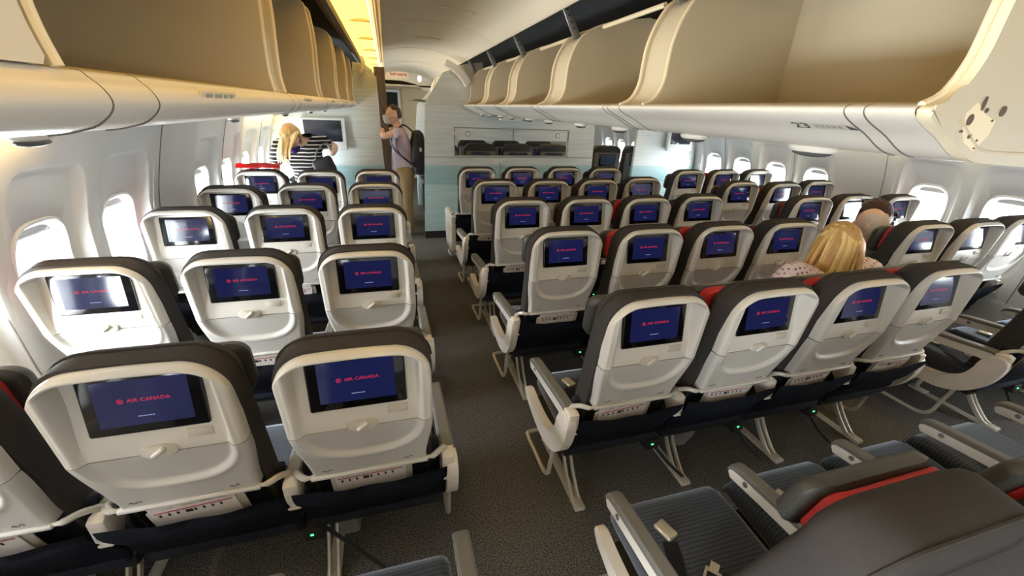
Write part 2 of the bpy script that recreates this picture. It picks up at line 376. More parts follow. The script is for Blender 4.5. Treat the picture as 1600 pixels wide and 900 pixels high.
# black cavity above the bins
mb = MB(); mb.box((XC, (Y0+Y1)/2, 2.46), (6.2, Y1-Y0, 0.04)); struct(mb, 'ceiling_cavity', M_BLACK)
for sgn in (1, -1):
    mb = MB(); pr = [(-0.30, 2.215), (-0.345, 2.225), (-0.40, 2.30), (-0.75, 2.40), (-1.0, 2.43)]
    if sgn < 0: pr = [mirror(p) for p in pr]
    mb.loft([[(x, y, z) for x, z in pr] for y in (Y0, 8.75)], closed=False); struct(mb, 'trim_2' if sgn > 0 else 'trim_3', M_BLACK)
    mb = MB(); pr = [(-0.335, 2.200), (-0.30, 2.182), (-0.274, 2.196), (-0.268, 2.236), (-0.285, 2.26), (-0.335, 2.235)]
    if sgn < 0: pr = [mirror(p) for p in pr]
    mb.loft([[(x, y, z) for x, z in pr] for y in (Y0, 8.75)], closed=True); struct(mb, 'trim_4' if sgn > 0 else 'trim_5', M_BROWN)
    # cove lens in lengths
    label = 'yellow lit cove strip along the ceiling above the left bins' if sgn > 0 else 'yellow lit cove strip above the far right aisle'
    root = thing('cove_light', label, 'light', ((-0.17 if sgn > 0 else 2*XC+0.17), 0, 2.27))
    for k in range(12):
        mb = MB(); ya = Y0+k*0.98+0.006; yb_ = ya+0.97
        pr = [(-0.268, 2.232), (-0.235, 2.262), (-0.18, 2.283), (-0.12, 2.287), (-0.075, 2.278)]
        pr = [(p[0]+0.17, p[1]-2.27) for p in pr]
        if sgn < 0: pr = [(-p[0], p[1]) for p in pr]
        mb.loft([[(x, y, z) for x, z in pr] for y in (ya, yb_)], closed=False); mb.build('lens', M_COVE, root)
    mb = MB()
    for k in range(12):
        mb.box((0.0, Y0+k*0.98, 0.008), (0.2, 0.014, 0.03), 0.004)
    mb.build('lens_joint', M_GAL, root)
    # vent grille between lens and ceiling
    mb = MB(); xx = -0.032 if sgn > 0 else 2*XC+0.032
    mb.box((xx, (Y0+8.75)/2, 2.285), (0.086, 8.75-Y0, 0.012), mi=0)
    for j in range(3):
        y = Y0+0.05
        while y < 6.5:
            mb.box((xx-0.022+0.02*j, y, 2.2785), (0.013, 0.034, 0.002), mi=1); y += 0.044
    struct(mb, 'trim_6' if sgn > 0 else 'trim_7', [M_GAL, M_BROWN])
# outer closing panels on the far right (closed bins along the right wall)
mb = MB(); pr = [mirror(p) for p in ((-0.36, 2.19), (-0.352, 1.95), (-0.352, 1.715), (-0.332, 1.676), (-0.372, 1.644), (-0.8, 1.605), (-1.29, 1.575))]
mb.loft([[(x, y, z) for x, z in pr] for y in (Y0, Y1)], closed=False); struct(mb, 'trim_8', M_BINW)

# ------------------------------------------------------------------ overhead bins
NOSE_C = [(p.x, p.y) for p in spline([(0.962, 1.722, 0), (0.934, 1.7225, 0), (0.9185, 1.7145, 0), (0.925, 1.702, 0), (0.952, 1.687, 0), (1.0, 1.667, 0), (1.05, 1.641, 0), (1.09, 1.627, 0), (1.14, 1.622, 0), (1.36, 1.612, 0), (1.595, 1.608, 0)], 4)]
FIN_C = [(p.x, p.y) for p in spline([(0.93, 1.722, 0), (0.975, 1.745, 0), (1.004, 1.80, 0), (1.010, 1.873, 0), (1.018, 1.94, 0), (1.05, 2.025, 0), (1.11, 2.095, 0), (1.25, 2.15, 0), (1.50, 2.19, 0)], 4)]
NOSE_L = [(p.x, p.y) for p in spline([(-0.385, 1.714, 0), (-0.358, 1.713, 0), (-0.349, 1.706, 0), (-0.337, 1.693, 0), (-0.332, 1.676, 0), (-0.344, 1.659, 0), (-0.372, 1.645, 0), (-0.45, 1.634, 0), (-0.8, 1.607, 0), (-1.285, 1.575, 0)], 4)]
FIN_L = [(p.x, p.y) for p in spline([(-0.352, 1.714, 0), (-0.36, 1.77, 0), (-0.357, 1.87, 0), (-0.352, 1.97, 0), (-0.358, 2.08, 0), (-0.385, 2.15, 0), (-0.55, 2.18, 0), (-1.0, 2.19, 0)], 4)]
def overhead_bin(label, group, side, ya, yb, yn, near_end=False):
    """one open bin from end wall ya to end wall yb; the gap strip yb..yn closes it to the next one"""
    nose, fin, back = (NOSE_C, FIN_C, 1.545) if side > 0 else (NOSE_L, FIN_L, -1.06)
    cx = 1.25 if side > 0 else -0.75
    root = thing('overhead_bin', label, 'overhead bin', (cx, (ya+yb)/2, 1.7), group)
    off = Vector((-cx, -(ya+yb)/2, -1.7))
    def P(x, y, z): return Vector((x, y, z))+off
    fl = 1.728 if side > 0 else 1.719
    ledge = nose[0]
    # lower housing (nose) with its rounded front
    mb = MB(); mb.loft([[P(x, y, z) for x, z in nose] for y in (ya, yn)], closed=False)
    n0 = mb.build('front_housing', M_BINW, root, angle=50)
    for y in ([ya+0.09, ya+0.13, yn-0.012] if side > 0 else [ya+0.045, ya+0.165]):
        mb = MB(); mb.tube([P(x, y, z-0.0008) for x, z in nose[3:-9]], 0.0015, 5); mb.build('housing_seam', M_SEAM, n0)
    # floor and back wall
    mb = MB(); top = fin[-1][1]
    mb.loft([[P(ledge[0], y, ledge[1]), P(ledge[0]+(0.02 if side > 0 else -0.02), y, fl), P(back, y, fl+0.012), P(back, y, top)] for y in (ya, yb)], closed=False)
    mb.build('liner', M_BININ, root)
    # end walls with cream rims
    for y, s_ in ((ya, 1), (yb, -1)):
        mb = MB(); poly = list(fin)+[(back, fin[-1][1]), (back, fl)]
        mb.prism(poly, lambda a, b, d: P(a, d, b), y-0.006*s_, y+0.006*s_)
        e = mb.build('end_wall', M_BININ, root)
        mb = MB(); mb.tube([P(x-(0.002 if side > 0 else -0.002), y, z) for x, z in fin], 0.0065, 8, flat=(1.0, 1.0)); mb.build('rim', M_RIM, e)
    # recessed strip between this bin and the next
    if yn-yb > 0.02:
        mb = MB(); ins = 0.012 if side > 0 else -0.012
        mb.loft([[P(x+ins, y, z-(0.004 if z > 2.0 else 0)) for x, z in fin] for y in (yb, yn)], closed=False)
        mb.build('gap_strip', M_BININ, root)
    # top edge of the bucket
    mb = MB(); tp = fin[-9] if side > 0 else fin[-5]
    mb.box(P(tp[0]+(0.02 if side > 0 else -0.02), (ya+yb)/2, tp[1]-0.005), (0.05, 0.0001+yb-ya-0.2, 0.014), 0.004) if side < 0 else mb.tube([P(1.16, ya+0.14, 2.112), P(1.16, yb-0.1, 2.112)], 0.011, 8)
    if side < 0: mb.build('top_edge', M_BROWN, root)
    else: mb.build('top_edge', M_RIM, root)
    # perforated hinge arm up into the cavity
    if side > 0:
        mb = MB(); y = yb+0.09; a = P(1.085, y, 2.085); b = P(1.0, y+0.02, 2.235); b.y = a.y; d = b-a; L = d.length; dn = d.normalized(); wn = dn.cross(Vector((0, 1, 0)))
        rot = Matrix((dn, Vector((0, 1, 0)), wn)).transposed()
        mb.box((a+b)/2, (L+0.03, 0.012, 0.046), 0.005, rot=rot)
        hinge = mb.build('hinge_arm', M_MET, root)
        mb = MB()
        for t in (0.25, 0.45, 0.65, 0.83):
            p = a+d*t
            mb.ball(p, (0.010, 0.0075, 0.010), 10, 6)
        mb.build('hinge_hole', M_BLACK, hinge)
    # reading light pod under the housing
    for q in ((0.32, 0.78) if side > 0 else (0.3,)):
        y = ya+(yn-ya)*q
        mb = MB(); px = 1.13 if side > 0 else -0.62
        pz = 1.618 if side > 0 else 1.612
        mb.ball(P(px, y, pz), (0.028, 0.075, 0.016) if side > 0 else (0.022, 0.05, 0.010), 16, 8)
        pod = mb.build('reading_light', M_BINW, root)
        mb = MB(); mb.ball(P(px, y, pz-0.010), (0.022, 0.060, 0.012) if side > 0 else (0.017, 0.04, 0.008), 16, 8); mb.build('lens', M_LENS, pod)
    if near_end:
        mb = MB()
        if side > 0:
            out = [p for p in fin]+[(1.545, 2.19), (1.545, 1.61)]+[p for p in reversed(nose[3:-1])]
        else:
            out = [p for p in fin]+[(-1.06, 2.19), (-1.06, 1.59)]+[p for p in reversed(nose[3:-2])]
        mb.prism(out, lambda a, b, d: P(a, d, b), ya-0.024, ya+0.002, bevel=0.008, seg=3)
        mb.bm.normal_update()
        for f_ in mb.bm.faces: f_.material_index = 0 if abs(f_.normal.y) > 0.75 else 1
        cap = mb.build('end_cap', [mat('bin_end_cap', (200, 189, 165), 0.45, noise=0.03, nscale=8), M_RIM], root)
        if side > 0:
            mb = MB(); mb.tube([P(x, ya-0.0238, z) for x, z in [(q.x, q.y) for q in spline([(1.0, 1.70, 0), (1.03, 1.684, 0), (1.07, 1.660, 0), (1.11, 1.647, 0), (1.2, 1.643, 0), (1.5, 1.64, 0)], 5)]], 0.0025, 8); mb.build('end_bead', M_BININ, cap)
        if side > 0:
            # scuffed patch with worn dark spots low on the end cap
            mb = MB(); ye = ya-0.0252
            for (x, z, rx, rz) in ((1.028, 1.700, 0.011, 0.014), (1.047, 1.728, 0.006, 0.017), (1.062, 1.717, 0.006, 0.006), (1.108, 1.717, 0.011, 0.013), (1.046, 1.672, 0.006, 0.006), (1.018, 1.680, 0.006, 0.003), (1.072, 1.665, 0.003, 0.003), (1.074, 1.651, 0.004, 0.002), (1.09, 1.70, 0.003, 0.003)):
                mb = MB(); mb.disc(P(x, ye, z), rx*0.7, 'y', 0.0016, 16, ry=rz*0.7); mb.build('worn_spot', M_WORN, cap)
            mb = MB(); poly = [(1.012, 1.712), (1.03, 1.73), (1.06, 1.712), (1.1, 1.70), (1.1, 1.675), (1.075, 1.645), (1.04, 1.66), (1.02, 1.685)]
            mb.prism(poly, lambda a, b, d: P(a, d, b), ya-0.0247, ya-0.022); mb.build('scuffed_patch', M_RIM, cap)
    return root, off
C_END = [(-0.43, 0.48, 0.65), (0.65, 1.44, 1.68), (1.68, 2.46, 2.70), (2.70, 3.44, 3.63), (3.63, 4.46, 4.545)]
L_END = [(-0.37, 0.64, 0.80), (0.80, 1.64, 1.78), (1.78, 2.64, 2.78), (2.78, 3.62, 3.76), (3.76, 4.46, 4.545)]
ORD = ['first', 'second', 'third', 'fourth', 'fifth', 'sixth']
cb = None
for k, (a, b, c) in enumerate(C_END):
    lab = ('open overhead bin at the near end of the centre row, numbered 23 below' if k == 0 else 'open overhead bin, %s from the camera along the centre row' % ORD[k])
    r, off = overhead_bin(lab, 'open centre overhead bins', 1, a, b, c, near_end=(k == 0))
    if k == 0: cb = (r, off)
for k, (a, b, c) in enumerate(L_END):
    lab = ('long shaded overhead bin at the near end of the left row' if k == 0 else 'shaded overhead bin, %s from the camera along the left wall' % ORD[k])
    r, off = overhead_bin(lab, 'shaded left overhead bins', -1, a, b, c, near_end=False)
    # row placards on the lip
    nose = NOSE_L
    mb = MB()
    yy = a+0.36 if k == 0 else a+0.3
    mb.box(Vector((-0.3365, yy+0.08, 1.690))+off, (0.004, 0.20, 0.020), 0.001, rot=Matrix.Rotation(0.35, 3, 'Y'))
    pl = mb.build('row_placard', M_RIM, r); mb = MB()
    for dy, w_ in ((0.02, 0.03), (0.07, 0.035), (0.115, 0.02), (0.15, 0.015)):
        mb = MB(); mb.box(Vector((-0.3342, yy+dy, 1.690))+off, (0.0024, w_, 0.010), 0.0, rot=Matrix.Rotation(0.35, 3, 'Y')); mb.build('placard_mark', M_MARKL, pl)
# the left bins run on behind the first divider
r, off = overhead_bin('cut off overhead bin at the top left edge of the photo', 'shaded left overhead bins', -1, -1.55, -0.56, -0.37)
mb = MB()
mb.prism([p for p in FIN_L]+[(-1.06, 2.19), (-1.06, 1.72)], lambda a, b, d: Vector((a+0.004, d, b))+off, -0.54, -0.385, bevel=0.01)
mb.build('divider_panel', M_BINW, r)
# number 23 and small placards on the near centre bin
r, off = cb
def on_nose(u, v, yc, vc, lift=0.0012):
    # u along the lip (reads left to right when facing +x: towards -y), v up the nose slope
    n = NOSE_C; s_ = vc-v; i = 12
    p = Vector((n[i][0], n[i][1])); t = 0.0
    for j in range(12, len(n)-1):
        q = Vector((n[j+1][0], n[j+1][1])); L = (q-p).length
        if t+L >= s_ or j == len(n)-2:
            d = (q-p)/L; x = p+d*(s_-t); nn = Vector((d.y, -d.x)); nn = nn if nn.x < 0 else -nn
            return Vector((x.x+nn.x*lift, yc-u, x.y+nn.y*lift))+off
        t += L; p = q
mb = MB(); text_mesh(mb, '23', lambda u, v: on_nose(u, v, -0.165, 0.055), 0.042, sx=1.1, bold=0.0008); mb.build('row_number', M_MARK, r)
mb = MB()
for i in range(5):
    mb.grid([[on_nose(-0.034+0.014*i+du, dv, -0.235, 0.055) for du in (0, 0.009)] for dv in (-0.006, 0.006)])
for dv in (-0.011, 0.011): mb.grid([[on_nose(du, dv+e, -0.235, 0.055) for du in (-0.04, 0.04)] for e in (0, 0.0015)])
mb.build('seat_letter_placard', M_MARKL, r)
mb = MB(); mb.grid([[on_nose(-0.012+0.0, 0.011, -0.29, 0.055), on_nose(-0.010, 0.011, -0.29, 0.055)], [on_nose(-0.012, -0.011, -0.29, 0.055), on_nose(0.012, -0.011, -0.29, 0.055)]]); mb.build('pointer_mark', M_MARK, r)
# closing back between the two center bin rows and their right half
mb = MB(); pr = [(1.56, 1.612)]+[mirror(p) for p in reversed(NOSE_C[:-1])]+[mirror(p) for p in FIN_C]+[(1.56, 2.19)]
mb.loft([[(x, y, z) for x, z in pr] for y in (-0.43, 4.54)], closed=True); struct(mb, 'trim_9', M_BINW, label='far side of the centre bin row')

# ------------------------------------------------------------------ bulkheads
def bulk(name, poly, y, th=0.05, holes=None):
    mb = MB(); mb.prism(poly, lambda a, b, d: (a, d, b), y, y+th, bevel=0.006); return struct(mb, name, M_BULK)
yB = 4.58
# centre bulkhead in four pieces round the slot (one mesh)
mb = MB(); F = lambda a, b, d: (a, d, b)
xs0, xs1, z0, z1 = 0.815, 2.40, 1.105, 1.45
mb.prism([(0.385, 0.10), (2.805, 0.10), (2.80, z0), (0.427, z0)], F, yB, yB+0.05)
mb.prism([(0.427, z0), (xs0, z0), (xs0, z1), (0.443, z1)], F, yB, yB+0.05)
mb.prism([(xs1, z0), (2.80, z0), (2.79, z1), (xs1, z1)], F, yB, yB+0.05)
mb.prism([(0.443, z1), (2.79, z1), (2.75, 1.726), (2.50, 2.066), (2.44, 2.09), (2.22, 1.93), (0.97, 1.93), (0.75, 2.09), (0.69, 2.066), (0.46, 1.726)], F, yB, yB+0.05)
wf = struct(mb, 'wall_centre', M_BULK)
mb = MB(); mb.prism([(0.385, 0.0), (2.805, 0.0), (2.805, 0.10), (0.385, 0.10)], F, yB-0.002, yB+0.052); struct(mb, 'baseboard_centre', M_DARK)
mb = MB(); mb.box((1.605, yB+0.012, 1.372), (1.575, 0.016, 0.145), 0.004); fp = struct(mb, 'slot_flap', M_BULK, parent=wf)
mb = MB()
for x in (0.99, 2.24): mb.disc((x, yB+0.001, 1.375), 0.034, 'y', 0.008, 24)
struct(mb, 'flap_latch', M_MET, parent=wf)
mb = MB()
for x in (0.99, 2.24): mb.disc((x, yB-0.004, 1.375), 0.022, 'y', 0.006, 24); 
for x in (0.80, 2.42): mb.disc((x, yB-0.006, 1.375), 0.018, 'y', 0.016, 16)
struct(mb, 'latch_knob', M_BINW, parent=wf)
mb = MB(); mb.box((1.6, yB-0.001, 1.085), (2.36, 0.004, 0.007)); mb.box((1.605, yB+0.003, 1.372), (0.004, 0.006, 0.14)); mb.box((1.43, yB-0.001, 0.6), (0.004, 0.003, 0.95))
for z in (1.102, 1.448): mb.box((1.605, yB-0.001, z), (1.6, 0.006, 0.006))
for x in (0.815, 2.4): mb.box((x, yB-0.001, 1.275), (0.006, 0.006, 0.345))
struct(mb, 'panel_joint', M_SEAM, parent=wf)
mb = MB(); mb.box((1.39, yB-0.002, 1.035), (0.15, 0.004, 0.055), 0.001); struct(mb, 'notice_plate', M_MONW, parent=wf)
bulk('wall_front_left', [(-1.42, 0.0), (-0.07, 0.0), (-0.10, 1.2), (-0.10, 1.98), (-0.13, 2.05), (-0.20, 2.10), (-0.34, 2.12), (-0.36, 1.70), (-1.30, 1.60)], yB)
mb = MB(); mb.tube([(-0.072, yB+0.02, 0.02), (-0.098, yB+0.02, 1.2), (-0.098, yB+0.02, 1.98)], 0.012, 8); struct(mb, 'trim_11', M_MONW)
bulk('wall_front_right', [(3.46, 0.0), (4.60, 0.0), (4.5, 1.6), (3.52, 1.70), (3.48, 1.45)], yB)
# white curved end fairings where the bin rows meet the bulkheads
for lab, pts, w_ in (('white curved fairing at the far end of the centre bins by the bulkhead top', [(0.70, 2.15), (0.80, 2.11), (0.90, 2.03), (0.97, 1.93)], 0.045), ('white curved fairing at the far end of the left bins by the bulkhead top', [(-0.235, 2.16), (-0.215, 2.11), (-0.225, 2.05), (-0.26, 2.0)], 0.022)):
    mb = MB(); P2 = spline([(a, b, 0) for a, b in pts], 5); up_, dn_ = [], []
    for i, q in enumerate(P2):
        t_ = (P2[min(i+1, len(P2)-1)]-P2[max(i-1, 0)]).normalized(); n_ = Vector((-t_.y, t_.x, 0))
        up_.append((q.x+n_.x*w_, q.y+n_.y*w_)); dn_.append((q.x-n_.x*w_*0.6, q.y-n_.y*w_*0.6))
    mb.prism(up_+dn_[::-1], F, 4.40, 4.55, bevel=0.006); tag(mb.build('bin_end_fairing', M_BINW), lab, 'bin fairing')
# bulkhead monitors
def monitor(label, x, z, w_, h, y, rz=0.0):
    root = thing('bulkhead_monitor', label, 'screen', (x, y, z)); 
    mb = MB(); mb.box((0, 0, -0.02), (w_+0.09, 0.05, h+0.12), 0.015, 3); mb.build('casing', M_MONW, root)
    mb = MB(); mb.box((0, -0.026, 0.015), (w_, 0.006, h), 0.002); mb.build('display', M_MONS, root)
    root.rotation_euler = (math.radians(-4), 0, rz)
monitor('dark blank screen in white frame on the left bulkhead', -0.735, 1.36, 0.41, 0.235, yB-0.04)
monitor('small grey screen in white casing on the right bulkhead', 4.17, 1.37, 0.34, 0.18, yB-0.05)
t = thing('folded_screen', 'white folded screen box under the centre bins by the bulkhead', 'screen', (1.62, yB-0.08, 1.575))
mb = MB(); mb.box((0, 0, 0), (0.46, 0.10, 0.055), 0.015, 3); mb.build('casing', M_BINW, t)
mb = MB(); mb.box((0.12, -0.05, -0.012), (0.12, 0.01, 0.018), 0.004); mb.build('catch', M_GREYP, t)

# ------------------------------------------------------------------ beyond the bulkhead: curtain, next divider, header with exit sign, door wall
mb = MB(); rows = []
for z in (0.05, 0.6, 1.2, 1.75, 2.1):
    rows.append([(-0.115+0.0045*k, 4.78+0.009*math.sin(k*0.85)+0.001*k, z) for k in range(29)])
mb.grid(rows); bmesh.ops.solidify(mb.bm, geom=mb.bm.faces[:], thickness=0.004)
tag(mb.build('curtain', M_CURT), 'taupe pleated curtain gathered at the edge of the left bulkhead', 'curtain')
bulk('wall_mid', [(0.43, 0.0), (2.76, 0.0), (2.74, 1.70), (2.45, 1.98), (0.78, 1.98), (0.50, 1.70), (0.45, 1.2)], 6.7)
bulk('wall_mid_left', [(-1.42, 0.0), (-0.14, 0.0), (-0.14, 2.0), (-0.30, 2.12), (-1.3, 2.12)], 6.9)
def far_bin(y0, y1, label):
    root = thing('overhead_bin', label, 'overhead bin', (1.0, (y0+y1)/2, 1.72), 'bins beyond the bulkhead')
    L = Vector((-1.0, -(y0+y1)/2, -1.72))
    mb = MB(); poly = FIN_C+[(1.52, 1.70)]+list(reversed(NOSE_C[:-6])); mb.prism(poly, lambda a, b, d: Vector((a-0.28, d, b+0.03))+L, y0, y1, bevel=0.01); mb.build('body', M_BINW, root)
    mb = MB(); mb.tube([Vector((x-0.285, y0, z+0.03))+L for x, z in FIN_C[:24]], 0.016, 8); mb.build('rim', M_RIM, root)
far_bin(4.75, 6.1, 'closed overhead bin just beyond the centre bulkhead')
far_bin(6.15, 6.65, 'short overhead bin by the next divider up the aisle')
mb = MB(); mb.prism([(-0.34, 2.45), (-0.34, 2.12), (-0.1, 2.155), (0.35, 2.15), (0.62, 2.10), (0.80, 1.98), (1.6, 1.9), (1.6, 2.45)], F, 8.75, 8.8); struct(mb, 'trim_10', M_CEIL)
mb = MB(); mb.box((0.4, 9.6, 2.06), (2.0, 1.7, 0.03)); struct(mb, 'ceiling_entry', M_GAL)
t = thing('exit_sign', 'oval cream EXIT SORTIE sign with red letters above the aisle', 'sign', (0.29, 8.73, 2.255))
mb = MB(); mb.prism([sup(2*PI*k/32, 0.20, 0.055, 0.055, 4) for k in range(32)], F, -0.02, 0.015, bevel=0.005); mb.build('sign_body', mat('sign_cream', (226, 196, 160), 0.5, emit=(226, 190, 150), es=0.25), t)
mb = MB(); text_mesh(mb, 'EXIT SORTIE', lambda u, v: (u, -0.0215, v), 0.064, sx=0.95, bold=0.002); mb.build('lettering', mat('sign_red', (150, 40, 30), 0.5), t)
# door wall with dark doorway
mb = MB(); mb.prism([(0.30, 0), (1.7, 0), (1.7, 2.1), (0.30, 2.1)], F, 9.9, 9.95); mb.prism([(-1.3, 0), (0.0, 0), (0.0, 2.1), (-1.3, 2.1)], F, 9.9, 9.95); mb.prism([(0, 1.98), (0.3, 1.98), (0.3, 2.1), (0, 2.1)], F, 9.9, 9.95); struct(mb, 'wall_door', M_GAL)
mb = MB(); mb.box((0.30, 9.86, 1.0), (0.06, 0.06, 2.0), 0.01); mb.box((0.14, 9.86, 1.98), (0.36, 0.06, 0.06), 0.01); struct(mb, 'door_1', M_WHITE)
mb = MB(); mb.box((0.14, 10.0, 1.0), (0.30, 0.04, 1.98)); struct(mb, 'door_2', M_DARK)
mb = MB(); mb.ball((0, 0, 0), (0.035, 0.025, 0.05)); t = mb.build('ceiling_lamp', emitter('small_lamp', (255, 240, 214), 2.0)); t.location = (0.60, 7.2, 2.12)
tag(t, 'small round white lamp on the bin edge far up the aisle', 'lamp')

# ------------------------------------------------------------------ airline seats
PIV = Vector((0, 0.10, 0.45))
def ybk(z):
    if z < 0.63: return 0.065+(0.63-z)*0.30
    if z < 0.85: return 0.065*(0.85-z)/0.22
    return -0.03*(z-0.85)/0.275
def ss(x): x = max(0.0, min(1.0, x)); return x*x*(3-2*x)
WS = 0.197
def wz(z):
    if z < 0.85: return 0.172+0.024*ss((z-0.63)/0.22)
    return 0.196
def ztop(x):
    ax = abs(x); R = 0.095; z = 1.119-0.010*(x/WS)**2
    if ax > WS-R:
        t = min(1, (ax-(WS-R))/R); z -= R*(1-math.sqrt(max(0, 1-t*t)))
    return z
def shell_y(x, z):
    w_ = wz(z); e = min(w_-abs(x), ztop(x)-z, z-0.628)
    h = 0.020*math.sqrt(max(0.0, 1-(1-min(1, e/0.014))**2))
    if z >= 0.87: d = min(0.166-abs(x), ztop(x)-0.017-z)
    else:
        n = (abs(x/0.166)**2.6+abs((0.87-z)/0.148)**2.6)**(1/2.6); d = (1-n)*0.13
    dep = 0.013+0.043*ss((z-0.84)/0.22)
    return ybk(z)-h+dep*ss(d/0.013)-0.0035*math.exp(-((d+0.005)/0.005)**2)
def shell_part(z0f, z1f, nr):
    cols = [math.sin(PI/2*(-1+2*i/76)) for i in range(77)]; rows = []
    for j in range(nr+1):
        v = j/nr; row = []
        for u in cols:
            z0 = z0f(u*WS); z1 = z1f(u*WS)
            vv = math.sin(PI/2*v) if z1 > 1.0 or True else v
            z = z0+vv*(z1-z0); x = u*min(wz(z), WS); row.append((x, shell_y(x, z), z))
        rows.append(row)
    mb = MB(); V = mb.grid(rows)
    # skirt back into the fabric
    ring = V[0]+[r[-1] for r in V[1:]]+list(reversed(V[-1][:-1]))+[r[0] for r in reversed(V[1:-1])]
    back = [mb.bm.verts.new(v.co+Vector((0, 0.03 if v.co.z < 0.9 and abs(v.co.x) < 0.16 else 0.022, 0))) for v in ring]
    for i in range(len(ring)):
        j = (i+1) % len(ring)
        try: mb.bm.faces.new((ring[i], ring[j], back[j], back[i]))
        except ValueError: pass
    return mb
def outline(hw, zb, zt, rb, rt, n=7):
    pts = []
    for cx, cz, r, a0 in ((hw-rt, zt-rt, rt, 0), (-hw+rt, zt-rt, rt, 90), (-hw+rb, zb+rb, rb, 180), (hw-rb, zb+rb, rb, 270)):
        for k in range(n+1):
            a = math.radians(a0+90*k/n); pts.append((cx+r*math.cos(a), cz+r*math.sin(a)))
    return pts
def slab(hw, zb, zt, rb, rt, steps, yfun, taper=None):
    loops = []
    for t, ins in steps:
        lp = []
        for x, z in outline(hw-ins, zb+ins, zt-ins, max(0.004, rb-ins), max(0.006, rt-ins)):
            k = taper(z) if taper else 1.0
            lp.append((x*k, yfun(x, z)+t, z))
        loops.append(lp)
    mb = MB(); mb.loft(loops); return mb

